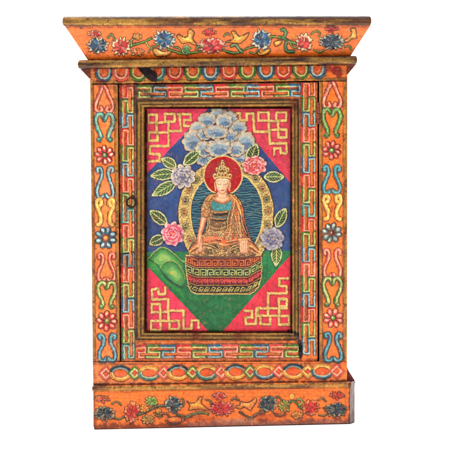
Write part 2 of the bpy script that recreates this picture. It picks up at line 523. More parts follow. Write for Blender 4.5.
for pts in ([(112, 404), (117, 402), (121, 405)], [(114, 418), (119, 419.5), (124, 417)], [(182, 399), (184, 402), (183, 406)], [(206, 400), (210, 401), (212, 404)], [(232, 400), (235, 398), (239, 400)],
            [(276, 397), (280, 398), (282, 401)], [(274, 413), (279, 416), (285, 414)], [(318, 400), (322, 398), (326, 401)], [(319, 415), (323, 416), (327, 414)], [(154, 413), (157, 416), (162, 416)]):
    stem(pts, 1.4, (72, 70, 34), (160, 140, 70))
# plinth
blossom(102, 400, 7.2, 4.4, [(170, 44, 24), (200, 70, 30)], (206, 140, 84), nf=8, a0=180, a1=360, inner=5)
blossom(104.5, 413.5, 10.4, 6.8, DB, (178, 168, 124), nf=15, inner=8)
blossom(132, 412, 7.6, 9.6, [(200, 40, 30), (224, 70, 44)], (224, 150, 100), nf=13, inner=7)
stem([(137, 415), (143, 413.5), (150, 410), (157, 406.5), (165, 406)], 2.0, (60, 70, 34), (130, 130, 60))
blossom(151.5, 401.5, 6, 4.8, [(110, 150, 60), (150, 180, 90)], (190, 190, 110), nf=9, inner=5)
blossom(144.5, 408.5, 4.4, 3.6, [(230, 140, 50)], YEL, nf=7, inner=4)
blossom(148, 419.5, 6, 4.0, [(180, 130, 60), (150, 120, 60)], (206, 170, 96), nf=9, inner=5)
blossom(158.5, 411, 2.6, 2.6, [(230, 140, 60)], YEL, nf=6, inner=3)
blossom(173.5, 404, 8.6, 7.6, DB, (186, 186, 152), nf=14, inner=7)
fill(ell(174.5, 411.5, 3, 2.8), (40, 66, 80), .9, .6)
stem([(160, 414.5), (166, 413.5), (169, 416.5), (166, 420), (169, 423.5), (176, 424), (184, 420)], 1.6, (80, 44, 28), (190, 120, 60))
beast([(167, 419), (174, 417), (181, 418), (180, 422), (172, 423)], (214, 110, 50), (226, 150, 80))
stem([(177, 415), (184, 416.5), (192, 416)], 1.8, (60, 70, 34), (120, 120, 60))
beast([(187, 401), (190, 403.5), (196, 402.5), (199, 398), (202, 398), (201, 403), (205, 407), (208, 410), (201, 409), (194, 409), (189, 410), (190, 405.5)], (226, 150, 56), (242, 190, 90))
stem([(186, 418), (194, 414), (202, 412.5), (208, 414)], 2.6, (84, 92, 50), (150, 140, 80))
blossom(219.5, 397, 6.0, 4.6, [(206, 60, 50), (230, 90, 70)], (238, 160, 130), nf=8, a0=180, a1=360, inner=5)
blossom(221.5, 408.5, 11.6, 6.6, [(206, 40, 46), (226, 70, 64)], (232, 140, 116), nf=15, inner=8)
beast([(241, 402), (247, 403), (252, 401), (255.5, 398), (256, 402), (253, 406), (250, 410), (245, 407), (240, 408.5), (236, 407), (240, 405)], (222, 140, 60), (236, 176, 96))
stem([(240, 412), (246, 416), (251, 418.5), (257, 414), (264, 412.5)], 2.2, (66, 62, 34), (130, 110, 60))
blossom(268, 403.5, 9.4, 7.8, [(30, 60, 76), (44, 84, 96)], (170, 166, 128), nf=15, inner=8)
blossom(284.5, 406, 5.6, 5.6, [(130, 140, 56), (210, 140, 60)], (180, 184, 90), nf=10, inner=5)
stem([(289, 402), (295, 402), (300, 407.5), (306, 408.5)], 2.0, (56, 80, 36), (120, 140, 60))
fill(ell(292, 396.5, 2.6, 3.2), YEL, .95, .6)
stem([(297, 400), (301, 399), (302, 403), (299, 405)], 1.8, (100, 130, 50), (180, 180, 90))
blossom(311, 407.5, 8.2, 7.0, [(196, 30, 30), (222, 64, 44)], (226, 140, 90), nf=13, inner=7)
blossom(297, 415, 5, 3.4, [(220, 140, 60)], (222, 170, 90), nf=8, inner=4)
blossom(337, 396.5, 7, 4.6, [(190, 50, 30), (214, 80, 40)], (216, 120, 70), nf=8, a0=180, a1=360, inner=5)
blossom(336, 409.5, 10.8, 6.4, DB, (172, 160, 118), nf=15, inner=8)

# ------------------------------------------------------------------ door panel painting
PX0, PX1, PY0, PY1 = 146.6, 290.6, 108.6, 331.4
R = [(145, 107), (292, 107), (292, 333), (145, 333)]
pan = ((gx > 145.5) & (gx < 291.5) & (gy > 107.5) & (gy < 332.5)).astype(np.float32)
H[:] = H * (1 - pan)
C[:] = C * (1 - pan[..., None]) + lin((60, 80, 126)) * pan[..., None]
CLIP[0] = pan
fill([(140, 252), (300, 250.3), (300, 340), (140, 340)], (46, 126, 74))
for k in range(14):
    fill([(140, 262 + k * 5.5), (300, 260 + k * 5.5), (300, 340), (140, 340)], (22, 98, 50), .09, var=.3)
fill([(144, 100), (216.5, 100), (144, 176.5)], (220, 68, 98))
fill([(220.5, 100), (296, 100), (296, 189.5)], (204, 66, 86))
fill([(144, 262.8), (144, 340), (217, 340)], (220, 58, 88))
fill([(296, 249), (296, 340), (215, 340)], (216, 54, 76))
pv = fbm(3, 3, 401, sy=30) * pan
ph = fbm(18, 4, 402) * pan
C *= (1 + .12 * pv + .14 * ph)[..., None]
C[..., 1:] += (np.clip(ph * .35, 0, 1) * .05 * pan)[..., None]
FG = (212, 180, 104)


def fretline(pts, o, s, w=2.5):
    q = [(o[0] + x / s, o[1] + y / s) for x, y in pts]
    stroke([(x + .2, y + .35) for x, y in q], w + .7, (120, 20, 30), .6)
    stroke(q, w, FG, .93, .4, metal=.12, var=.3)
    stroke([(x - .1, y - .2) for x, y in q], w * .3, (232, 214, 150), .4, .45, var=.3)


def sq(x0, y0, x1, y1):
    return [(x0, y0), (x1, y0), (x1, y1), (x0, y1), (x0, y0)]


for p in (sq(35, 50, 97, 114), [(97, 114), (97, 190)], [(97, 114), (165, 110)], sq(165, 45, 237, 107), [(190, 107), (190, 295)],
          [(190, 295), (45, 297), (45, 355), (122, 357), (122, 412), (38, 412)], sq(38, 190, 106, 252), [(106, 190), (190, 190)],
          [(205, 178), (288, 178), (280, 98), (278, 48), (262, 48)], [(300, 47), (362, 47), (362, 92), (312, 94), (312, 138), (368, 140)]):
    fretline(p, (144, 108), 7.75)
for p in ([(10, 58), (32, 58), (32, 115), (86, 115), (86, 60), (138, 60), (148, 207), (265, 207), (265, 120)], sq(180, 50, 262, 118),
          [(262, 120), (325, 120)], sq(325, 50, 405, 118), sq(340, 190, 408, 252), [(340, 120), (340, 190)], [(265, 192), (340, 192)],
          [(268, 192), (272, 302), (405, 300), (410, 378), (362, 380), (360, 340), (308, 340), (308, 388)]):
    fretline(p, (236, 106), 8.04)
for p in ([(100, 52), (105, 92), (152, 90), (152, 42)], [(92, 52), (52, 55), (52, 130), (175, 130), (175, 215), (290, 215), (290, 352), (350, 352), (350, 292), (402, 290), (402, 345)],
          sq(50, 166, 114, 226), [(114, 226), (175, 222)], [(116, 226), (116, 290)], sq(45, 292, 116, 362), [(116, 292), (182, 292)], sq(184, 292, 256, 356), [(175, 215), (178, 292)]):
    fretline(p, (145, 282), 7.5)
for p in ([(382, 28), (312, 28), (312, 86), (370, 88), (370, 145), (222, 145), (222, 320)], sq(308, 190, 370, 250), [(140, 262), (375, 262)],
          sq(160, 322, 238, 390), [(238, 322), (308, 322)], sq(308, 325, 386, 392), [(308, 250), (308, 325)], [(140, 262), (140, 322), (160, 322)],
          [(130, 265), (126, 385), (45, 388), (45, 336), (96, 334), (96, 284), (38, 284)]):
    fretline(p, (240, 275), 7.9)

# hills
def hill(p, cols, crest):
    fill(p, cols[0], 1, .35, 3)
    cx = sum(q[0] for q in p) / len(p); cy = sum(q[1] for q in p) / len(p)
    for s, c, a in ((.78, cols[1], .6), (.55, cols[2], .6), (.3, cols[3], .55)):
        fill([(cx + (x - cx) * s, cy + 1 + (y - cy) * s) for x, y in p], c, a, var=.1)
    stroke(crest, 1.5, (150, 170, 90), .9, .5)
    stroke([(x, y + .9) for x, y in crest], .7, (24, 70, 36), .8)


hc = [(66, 132, 70), (98, 156, 84), (134, 178, 100), (170, 192, 108)]
cr = curve([(145, 260.5), (150, 257), (155, 251.5), (161, 247.8), (167, 248.5), (173, 253), (180, 259), (184, 262)])
hill(cr + [(183, 268), (170, 272), (146, 268)], hc, cr)
fill([(145, 258), (152, 262), (160, 271), (165, 279), (172, 285), (180, 289), (186, 300), (150, 268)], (54, 140, 66), .9)
cr = curve([(160, 268.5), (164, 263), (170, 260.6), (176, 262.5), (181, 268), (184, 274.5), (185, 280), (181, 286), (176, 284), (170, 279), (164, 272)])
hill(cr, hc, cr[:len(cr) * 6 // 10])
fill(ell(172, 273, 2.2, 2), (196, 170, 80), .7)
stroke(curve([(145, 259), (151, 260.5), (157, 265), (161, 271), (166, 278), (174, 284), (181, 288)]), 1.3, (20, 66, 34), .75, .3)
stroke([(145, 262.8), (217, 340)], 1.0, (30, 110, 60), .35)

# clouds
def scallop(cx, cy, rx, ry, n, depth=.16, ph=0., k=1., rag=.05):
    o = []
    for i in range(n * 8):
        t = 2 * math.pi * i / (n * 8)
        f = 1 - depth + depth * abs(math.sin(n * t / 2 + ph)) ** .6 + rag * math.sin(7.3 * t + cx)
        o.append((cx + rx * k * f * math.cos(t), cy + ry * k * f * math.sin(t)))
    return o


def cloud(cx, cy, rx, ry, n=8):
    ph = rr.uniform(0, 3)
    stroke(scallop(cx, cy + .4, rx, ry, n, ph=ph), 1.3, (66, 44, 40), .7, closed=True)
    fill(scallop(cx, cy, rx, ry, n, ph=ph), (196, 172, 142), 1, .8, 2)
    fill(scallop(cx, cy, rx, ry, n, ph=ph, k=.82), (184, 182, 170), .9, .85, 2)
    fill(ell(cx + .2, cy + ry * .16, rx * .68, ry * .6), (140, 158, 168), .85, .85, 2)
    fill(ell(cx + rx * .1, cy + ry * .34, rx * .52, ry * .32), (72, 104, 138), .7, .85, 2)
    for i in range(int(n * 1.6)):                 # soft combed strokes from rim to heart
        t = rr.uniform(0, 2 * math.pi)
        k0, k1 = rr.uniform(.35, .6), rr.uniform(.72, .92)
        stroke([(cx + rx * k0 * math.cos(t), cy + ry * k0 * math.sin(t)), (cx + rx * k1 * math.cos(t + .08), cy + ry * k1 * math.sin(t + .08))],
               rr.uniform(.5, 1.0), [(212, 198, 172), (112, 136, 156), (188, 184, 168)][rr.randint(3)], .55, .9)
    for i in range(n):
        t = 2 * math.pi * (i + .5) / n + ph
        fill(ell(cx + rx * .9 * math.cos(t), cy + ry * .9 * math.sin(t), .5, .45, 0, 6), (120, 50, 46), .6)


for a in ((218, 114.5, 9.5, 7.5, 8), (229, 118, 9, 8, 8), (207, 120, 9.5, 8, 8), (198, 129, 9, 8, 8), (238, 128, 9.5, 8, 8), (245, 142, 11, 11.5, 9),
          (193, 141, 11, 12, 9), (204, 158, 8.5, 8.5, 7), (239, 158, 8.5, 8.5, 7), (205, 134, 8, 6.5, 7), (230, 136, 8, 7, 7), (224, 121, 9, 8, 8), (216, 132, 13, 7.4, 11),
          (236, 149, 9, 8, 8), (204, 149, 9.5, 8.5, 8), (219, 148, 13.5, 9.5, 11)):
    cloud(*a)


def spiral(cx, cy, r, a, turns=1.1, k=1):
    return [(cx + r * (1 - t * .8) * math.cos(a + k * 2 * math.pi * turns * t), cy + r * (1 - t * .8) * math.sin(a + k * 2 * math.pi * turns * t)) for t in np.linspace(0, 1, 8)]


def filigree(mask_poly, base, lines, step=2.3, r=1.25, w=.5, seed=1, h=.35, hole=None, shade=(66, 30, 18)):
    xs = [p[0] for p in mask_poly]; ys = [p[1] for p in mask_poly]
    sv = CLIP[0]
    m = clip_poly(mask_poly)
    if hole is not None:
        m = m * (1 - clip_poly(hole))
    CLIP[0] = m * (sv if sv is not None else 1)
    fill(mask_poly, base, 1, h)
    q = np.random.RandomState(seed)
    y = min(ys)
    row = 0
    while y < max(ys) + step:
        x = min(xs) + (row % 2) * step / 2
        while x < max(xs) + step:
            px, py = x + q.uniform(-.5, .5), y + q.uniform(-.5, .5)
            iy, ix = int(np.clip(py, 0, 449) * SS), int(np.clip(px, 0, 449) * SS)
            if m[iy, ix] > .3:
                s = spiral(px, py, r, q.uniform(0, 6.28), 1.0, q.choice([-1, 1]))
                stroke([(a + .25, b + .3) for a, b in s], w + .4, shade, .9)
                stroke(s, w, lines[q.randint(len(lines))], .95, h + .3)
            x += step
        y += step
        row += 1
    CLIP[0] = sv


# aureole: gilt scrolled band round a rippled blue field
outer = ell(226, 212, 47.6, 52, 0, 40, 180, 360) + ell(226, 212, 47.6, 64, 0, 40, 0, 180)
inner = ell(226.8, 212, 36.2, 41, 0, 40, 180, 360) + ell(226.8, 212, 36.2, 50, 0, 40, 0, 180)
stroke(outer, 1.6, (60, 36, 20), .8, closed=True)
sv = CLIP[0]
cut = np.clip((256 - gy) * 2, 0, 1)
CLIP[0] = sv * cut
filigree(outer, (214, 180, 108), [(240, 214, 146), (232, 200, 124), (236, 206, 132)], 2.7, 1.3, .62, 5, .55, hole=inner, shade=(92, 50, 26))
fill(inner, (26, 86, 112))
fill(ell(227, 236, 34, 22), (20, 68, 106), .5)
CLIP[0] = clip_poly(inner) * sv * cut
q = np.random.RandomState(3)
for i in range(34):
    y = 171 + i * 2.35
    x = 188
    while x < 266:
        L = q.uniform(9, 20)
        a = q.uniform(0, 6)
        p = [(x + L * t, y + .65 * math.sin(a + t * 5) + q.uniform(-.15, .15)) for t in np.linspace(0, 1, 7)]
        stroke([(u, v + .75) for u, v in p], 1.0, (10, 30, 44), .9)
        stroke(p, .75, [(66, 134, 142), (50, 116, 134), (88, 150, 150)][q.randint(3)], .9, .3)
        x += L + q.uniform(.1, 1)
CLIP[0] = sv
stroke(inner[20:] + inner[:20], 1.0, (226, 194, 118), .9, .6, closed=False)
for k, a in enumerate(np.linspace(150, 388, 17)):
    t = math.radians(a)
    ry = 46 if math.sin(t) < 0 else 56
    cx, cy = 226.3 + 42 * math.cos(t), 212 + ry * math.sin(t)
    an = math.degrees(math.atan2(ry * math.cos(t), -42 * math.sin(t)))
    stroke(ell(cx, cy, 4.4, 3.1, an, 14), .7, (60, 28, 18), .85, closed=True)
    fill(ell(cx, cy, 4.1, 2.8, an, 14), (228, 196, 122), 1, .75)
    stroke(ell(cx, cy, 3.3, 2.1, an, 14), .7, (60, 28, 18), .85, closed=True)
    fill(ell(cx, cy, 2.6, 1.5, an, 12), [(136, 28, 30), (46, 84, 50), (150, 60, 30), (60, 50, 60)][k % 4], 1, .8)
    stroke([(cx - 1, cy - .4), (cx + 1, cy - .4)], .45, (236, 214, 160), .8)


# leaves and peonies
def leaf(bx, by, tx, ty, wd=4.6, c=(40, 72, 42)):
    dx, dy = tx - bx, ty - by
    L = math.hypot(dx, dy)
    wd *= 1.12
    ux, uy = dx / L, dy / L
    nx, ny = -uy, ux

    def P(t, s):
        return (bx + ux * L * t + nx * s, by + uy * L * t + ny * s)
    prof = [0, .55, .9, 1, .92, .7, .36, 0]
    ts = [0, .14, .3, .46, .62, .76, .89, 1]
    out = [P(t, wd * p) for t, p in zip(ts, prof)] + [P(t, -wd * p) for t, p in reversed(list(zip(ts, prof)))][1:-1]
    oc = curve(out, 3, True)
    stroke(oc, 2.2, (34, 40, 30), .6, closed=True)
    fill(oc, c, 1, .5)
    stroke(oc, 1.35, (206, 200, 146), .95, .65, closed=True)
    for t in (.18, .32, .46, .6, .74):
        for s in (-1, 1):
            stroke([P(t - .06, s * .4), P(t + .1, s * wd * .72)], 1.0, (18, 38, 28), .85)
            stroke([P(t - .01, s * .6), P(t + .13, s * wd * .66)], .55, (166, 176, 112), .7, .5)
    stroke([P(0, 0), P(.95, 0)], .8, (206, 204, 140), .9, .6)


def peony(cx, cy, rx, ry, pal, fr_):
    stroke(scallop(cx, cy + .3, rx * 1.1, ry * 1.1, 9), 1.3, (50, 30, 40), .7, closed=True)
    for k, n, c, a in ((1.1, 9, fr_, 1), (.98, 9, pal[1], .75), (.84, 8, pal[2], .85), (.72, 7, fr_, .9), (.62, 7, pal[0], .85), (.42, 6, fr_, .85), (.34, 5, pal[0], .9)):
        fill(scallop(cx + j(.3), cy + j(.3), rx, ry, n, .2, rr.uniform(0, 3), k, .05), c, a, .5 + .4 * (1.1 - k), 2)
    for i in range(46):
        t = rr.uniform(0, 6.28)
        k0 = rr.uniform(.2, .8); k1 = k0 + rr.uniform(.12, .26)
        stroke([(cx + rx * k0 * math.cos(t), cy + ry * k0 * math.sin(t)), (cx + rx * k1 * math.cos(t + .1), cy + ry * k1 * math.sin(t + .1))],
               rr.uniform(.45, .95), [fr_, pal[0], pal[1], (60, 40, 50), fr_][i % 5], .7, .85)
    for i in range(5):
        fill(ell(cx + j(1.6), cy + j(1.6), .6, .5, 0, 8), (222, 186, 110), .9, .95)


LIL = [(96, 100, 134), (176, 164, 168), (128, 130, 154)]
PNK = [(204, 52, 92), (230, 96, 124), (214, 70, 104)]
COR = [(196, 44, 66), (226, 88, 100), (210, 64, 80)]
leaf(176, 167, 162, 158.5, 4.2, (118, 128, 62)); leaf(184, 164.5, 200, 151, 4.4, (58, 96, 48))
leaf(175, 173, 151, 176, 4.6, (96, 124, 76)); leaf(176, 182, 152.5, 195.5, 4.8, (110, 140, 90))
leaf(167, 224, 150, 211, 4.6); leaf(164, 237, 149.5, 244, 4.2)
leaf(249, 163, 256.5, 144, 5.0, (40, 72, 36)); leaf(264.5, 177, 283.6, 176.8, 4.4, (84, 110, 70))
leaf(276.5, 227, 285.5, 208.5, 4.6, (58, 92, 50)); leaf(277, 245, 276, 265.5, 4.4, (120, 140, 70))
peony(183, 176.5, 11.6, 11, LIL, (214, 196, 172))
peony(172.6, 234, 10.6, 11, PNK, (232, 186, 176))
peony(254.5, 165.5, 11.4, 9, COR, (230, 186, 170))
fill(ell(252, 169, 3, 2.6), (206, 60, 76), .6)
peony(272.6, 239, 11, 10.8, LIL, (186, 172, 170))

# halo
fill(ell(223, 175.4, 20, 20.2, 0, 40), (212, 186, 122), 1, .5)
fill(ell(223, 175.4, 18.6, 18.8, 0, 40), (176, 6, 24), 1, .35, var=.1)

# throne
tb = [(186, 256), (261, 256), (261.3, 268), (261, 277), (258.5, 286), (254, 291.5), (249, 293.6), (197, 293.6), (191.5, 291), (188.6, 286), (187.4, 276), (186.4, 268)]
stroke(tb, 1.8, (210, 180, 110), .9, .5, closed=True)
fill(tb, (66, 22, 18), 1, .3)
sv = CLIP[0]
CLIP[0] = clip_poly(tb) * sv
rows = [((258.6, 267.2), (112, 26, 22), (214, 122, 66), 6.6), ((268.2, 276.6), (26, 38, 28), (188, 192, 118), 7.2), ((277.6, 284.8), (108, 18, 28), (222, 92, 82), 5.6), ((285.8, 292.8), (24, 20, 18), (196, 176, 100), 6.0)]
for ri, ((a, b), bg, fg, st) in enumerate(rows):
    def yy(x, y):
        return y - max(0, x - 248) * .62 + max(0, x - 258) * .2 - max(0, 196 - x) * .45
    pl = [(x, yy(x, a)) for x in range(184, 264, 3)] + [(x, yy(x, b)) for x in range(263, 183, -3)]
    fill(pl, bg, 1, .3)
    stroke([(x, yy(x, b + .5)) for x in range(184, 264, 3)], .7, (196, 150, 80), .85, .5)
    x = 186.
    k = 0
    while x < 262:
        t0, t1 = a + 1.5, b - 1.4
        m = (t0 + t1) / 2
        if ri == 3:
            pp = [[(x, t1), (x + 2.6, t0), (x + 4.2, t0)], [(x + 1.6, t1), (x + 3.4, m)], [(x + 3.6, t1), (x + 5.6, t0 + .6)]]
        elif ri == 2:
            pp = [spiral(x + 2.4, m, 2.3, math.pi, 1.15, 1), [(x + 4.7, t0), (x + 4.9, t1)]]
        else:
            pp = [[(x, t1), (x, t0), (x + st - 1.6, t0), (x + st - 1.6, t1 - .3), (x + 1.9, t1 - .3), (x + 1.9, m), (x + st - 3.2, m)]]
        for p in pp:
            p = [(u, yy(u, v)) for u, v in p]
            stroke(p, .82, fg, .95, .5, var=.3)
        x += st
        k += 1
CLIP[0] = sv
for x0, y0, x1, y1 in ((248.5, 268, 248, 293), (196, 268, 196.5, 293)):
    stroke([(x0, y0), (x1, y1)], .7, (60, 30, 18), .5)
# seat rim
stroke(curve([(185.5, 256.2), (200, 257), (223, 257.6), (245, 257), (261.5, 255.5)]), 2.6, (120, 54, 28), 1, .6)
stroke(curve([(186, 255.4), (200, 256.2), (223, 256.8), (245, 256.2), (261, 254.7)]), 1.1, (226, 190, 130), 1, .7)

# seated figure
SK = (236, 190, 152); SK2 = (212, 140, 102); RB = (190, 134, 84)
GL = [(240, 208, 148), (226, 180, 116), (222, 140, 96), (236, 196, 130)]
robe = curve([(212, 194), (205, 199), (201.5, 206), (202, 214), (207, 222), (204, 234), (193, 243), (190, 251), (196, 256), (223, 257), (250, 256.5), (257, 251),
              (253, 242), (246, 234), (244, 222), (243, 208), (239, 200), (232, 194)], 4, True)
stroke(robe, 1.6, (60, 30, 18), .8, closed=True)
filigree(robe, RB, GL, 2.3, 1.15, .5, 8, .7)
# pleated robe over the shoulder
for k in range(7):
    o = k * 1.55
    c = [(214, 96, 50), (226, 168, 100), (176, 70, 40)][k % 3]
    stroke(curve([(233 + o * .7, 197 + o * .9), (232.5 + o, 206 + o * .3), (229 + o * 1.6, 218), (227 + o * 2.2, 231), (222 + o * 3.1, 240)]), .9, c, .8, .85)
    stroke(curve([(233.8 + o * .7, 197 + o * .9), (233.4 + o, 206 + o * .3), (230 + o * 1.6, 218), (228 + o * 2.2, 231), (223.4 + o * 3.1, 240)]), .45, (70, 30, 20), .65)
# chest
filigree(curve([(213, 200), (222, 203), (231, 200), (233, 207), (229, 222), (226, 230), (212, 230), (209, 220), (210.5, 208)], 4, True), (146, 116, 78), [(206, 172, 112), (110, 120, 100), (190, 120, 80)], 2.2, .95, .45, 23, .75)
fill(curve([(212.5, 200.5), (222, 204), (231, 200.5), (231.5, 206), (229.6, 210.3), (222, 211), (214, 210.3), (211.6, 206)], 4, True), (74, 146, 144), 1, .9)
q = np.random.RandomState(5)
for i in range(42):
    x, y = q.uniform(212.6, 230.6), q.uniform(202.5, 209.8)
    stroke([(x, y), (x + q.uniform(-.8, .8), y + q.uniform(-.6, .6))], .5, (150, 206, 190) if i % 3 else (24, 92, 108), .8, .95)
for y, a in ((213.8, 1.25), (220.4, .8)):
    fill(curve([(211.8, y - 1.2), (216, y + .1), (222, y - .3), (228, y - 1.0), (227.4, y + .4 * a), (223, y + 1.5 * a), (217, y + 1.6 * a), (213, y + .5 * a)], 3, True), (34, 12, 10), 1, .7)
    stroke([(212, y - 2.2), (220, y - 1.3), (229, y - 2)], .8, (206, 150, 80), .9, .9)
fill(curve([(214, 216.4), (222, 217.2), (227.5, 216.4), (227, 218.2), (220, 218.8), (214.5, 218)], 3, True), (86, 122, 118), .9, .85)
for k in range(4):
    stroke(curve([(209.5, 224.5 + k * 1.9), (217, 226.6 + k * 1.9), (226, 225 + k * 1.7), (231, 222 + k * 1.6)]), .7, [(120, 66, 34), (214, 160, 90)][k % 2], .85, .85)
# sash and shoulder strap
for s, p in ((0, [(212.5, 195.5), (208.5, 200), (206, 206), (204.8, 212)]), (1, [(231.5, 195.5), (236, 200), (239, 206), (241, 214)])):
    stroke(curve(p), 2.6, (192, 110, 50), 1, .85)
    stroke(curve(p), 1.5, (226, 178, 100), .9, .95)
    stroke(curve([(x + 1, y + .3) for x, y in p]), .5, (120, 30, 20), .9)
# legs, crossed, under patterned cloth
lg = curve([(189.6, 251), (193, 244.5), (202, 240), (213, 239.5), (223, 242), (234, 239.5), (246, 240), (254.5, 244.5), (258, 251), (253, 255), (223, 256), (194, 255.2)], 4, True)
stroke(lg, 1.4, (56, 26, 16), .85, closed=True)
filigree(lg, (176, 120, 70), [(236, 196, 130), (216, 150, 96), (150, 130, 90)], 2.3, 1.1, .55, 17, 1.0)
for k in range(5):
    stroke(curve([(206, 240 + k * .9), (216, 236.5 + k * 1.5), (226, 240 + k * 1.2), (240, 238.4 + k * .9)]), .9, [(206, 92, 50), (236, 176, 120), (120, 40, 26)][k % 3], .9, 1.0)
fill(curve([(203, 239), (209, 237), (219, 236.8), (221, 238.4), (212, 240.2), (205, 241.8)], 4, True), (226, 130, 90), 1, 1.05)
fill(ell(223.5, 242, 2.6, 2.1), (236, 112, 40), 1, 1.1)
for x0, x1 in ((205, 219), (228, 240)):
    fill(curve([(x0, 252), (x0 + 3, 244.5), (x1 - 3, 243.8), (x1, 249), (x1 - 3, 254), (x0 + 3, 254.4)], 4, True), (120, 92, 56), .85, 1.05)
    for i in range(26):
        x, y = q.uniform(x0 + 1.5, x1 - 1.5), q.uniform(245, 253.5)
        stroke(spiral(x, y, .8, q.uniform(0, 6)), .4, [(216, 184, 120), (60, 44, 26)][i % 2], .9, 1.1)
for s_ in (-1, 1):       # folds round the knees, and the sleeve hem
    for k in range(4):
        stroke(curve([(223 + s_ * (33 - k * 3.4), 246 + k * .8), (223 + s_ * (25 - k * 3), 242.4 + k * 1.6), (223 + s_ * (14 - k * 2), 243.4 + k * 2.2), (223 + s_ * (5 - k), 249 + k * 1.2)]), .6, [(62, 28, 16), (232, 190, 130)][k % 2], .85, 1.15)
# right arm (viewer's left) reaching down, hand before the shin
arm = curve([(203.4, 208), (207, 209), (207.4, 215), (205.6, 223), (203.4, 230), (201.8, 236), (202.6, 241), (202.4, 246), (201.4, 251.6), (199, 252), (196.6, 246), (196.6, 239), (198.2, 232), (200, 224), (201.4, 215)], 4, True)
stroke(arm, 1.2, (130, 60, 36), .8, closed=True)
fill(arm, SK2, 1, 1.0)
fill([(x - .1, y) for x, y in [(204.4, 209.5), (205.4, 214), (203.4, 224), (200.6, 233), (199.6, 244), (198.4, 244), (198.8, 234), (201.6, 222), (202.8, 212)]], SK, .9, 1.1)
for k in range(4):
    stroke([(197.6 + k * 1.3, 244), (197.9 + k * 1.15, 251.2 - abs(k - 1.5) * .6)], .95, SK, .9, 1.15)
    stroke([(198.2 + k * 1.3, 244.6), (198.5 + k * 1.15, 251)], .35, (150, 76, 50), .8)
stroke([(198, 235.4), (202.8, 236)], .9, (222, 180, 90), .9, 1.1)
# left hand (viewer's right) resting on the knee
hd = curve([(239, 238), (245, 237.5), (248.6, 241), (249, 248), (247, 253), (241, 253.4), (239.4, 248), (238.2, 242)], 4, True)
stroke(hd, 1.0, (120, 50, 30), .8, closed=True)
fill(hd, SK2, 1, 1.1)
for k in range(4):
    stroke([(240.8 + k * 1.9, 241), (241.2 + k * 1.7, 251.8)], 1.25, SK, .9, 1.2)
    stroke([(241.8 + k * 1.9, 243), (242.1 + k * 1.7, 252)], .35, (150, 70, 48), .55)
stroke([(238.6, 239.6), (247.4, 239)], 1.0, (226, 190, 110), .9, 1.2)
# cloth ends over the seat
for sgn, cx in ((-1, 194), (1, 254)):
    for k in range(4):
        stroke(curve([(cx - sgn * 4, 243 + k * 2.6), (cx, 245.4 + k * 2.3), (cx + sgn * 4.6, 251.4 + k * 1.0)]), 1.3, [(206, 110, 66), (232, 190, 120), (150, 60, 36), (226, 160, 100)][k], .95, 1.0)
slv = curve([(205.2, 201), (209.4, 203), (210, 210), (208.6, 216.5), (205, 217.4), (201.4, 215.4), (201.6, 207)], 4, True)
stroke(slv, 1.0, (60, 28, 18), .8, closed=True)
filigree(slv, (186, 130, 80), GL, 2.1, 1.0, .5, 29, 1.15)
for p in ([(236, 205), (240, 214), (241.5, 224), (246, 234)], [(233.4, 214), (236, 222), (236.5, 230), (240, 237)], [(229, 212), (226.6, 220), (226, 229), (219, 237)], [(208, 219), (209, 226), (206.6, 233)], [(211, 231), (219, 233.6), (229, 232)]):
    stroke(curve(p), .8, (56, 24, 16), .85, 1.0)
    stroke(curve([(x + .8, y) for x, y in p]), .5, (240, 206, 150), .75, 1.1)
# neck, head
fill(curve([(218, 191), (226.5, 191), (227.4, 196), (231, 199.5), (222.5, 203.4), (213.6, 199.5), (217, 196)], 3, True), SK2, 1, .9)
fill(curve([(219, 191), (225.6, 191), (226.4, 196.5), (228, 199), (222.5, 201.6), (216.4, 199), (218.4, 196.4)], 3, True), SK, .9, 1.0)
stroke(curve([(217.4, 196.4), (222.4, 198.2), (227.2, 196.4)]), .4, (176, 90, 60), .7)
stroke(curve([(213.6, 199.8), (218, 202.6), (222.5, 203.8), (227, 202.6), (231.4, 199.8)]), 1.1, (150, 84, 40), .9, 1.1)
for s in (-1, 1):                      # ears
    e = ell(222.4 + s * 7.1, 185.5, 1.4, 4.4, s * 3)
    stroke(e, .7, (150, 70, 46), .8, closed=True)
    fill(e, (232, 166, 122), 1, .9)
    fill(ell(222.4 + s * 7.1, 190.4, .8, .8), (222, 180, 90), 1, 1.0)
face = curve([(215.6, 178), (222.4, 176.4), (229.2, 178), (229.4, 184), (227.6, 189.4), (224.6, 193), (222.4, 193.8), (220, 193), (217.2, 189.4), (215.4, 184)], 4, True)
stroke(face, .9, (160, 84, 56), .8, closed=True)
fill(face, (222, 160, 120), 1, 1.2, 3)
fill([(222.4 + (x - 222.4) * .86 - .3, 184.6 + (y - 184.6) * .88) for x, y in face], (244, 204, 168), .95, 1.2, 3)
fill(ell(218.6, 187.6, 1.5, 1.3), (238, 150, 120), .5); fill(ell(226.2, 187.6, 1.5, 1.3), (238, 150, 120), .5)
for s in (-1, 1):
    stroke(curve([(222.4 + s * 1.2, 181.8), (222.4 + s * 3.2, 180.6), (222.4 + s * 5.6, 181.8)]), .45, (90, 44, 26), .9)
    stroke(curve([(222.4 + s * 1.4, 184.0), (222.4 + s * 3.3, 184.9), (222.4 + s * 5.2, 183.7)]), .5, (60, 26, 20), .95)
    stroke(curve([(222.4 + s * 1.5, 183.4), (222.4 + s * 3.3, 182.8), (222.4 + s * 5.2, 183.3)]), .3, (140, 70, 50), .8)
stroke(curve([(222.9, 182), (223.2, 185.6), (223.6, 187.4), (222.2, 187.9), (221.2, 187.4)]), .4, (184, 100, 68), .85)
fill(curve([(220.2, 190), (221.6, 189.4), (222.4, 189.7), (223.3, 189.4), (224.7, 190), (222.5, 191.2)], 3, True), (196, 52, 44), 1, 1.3)
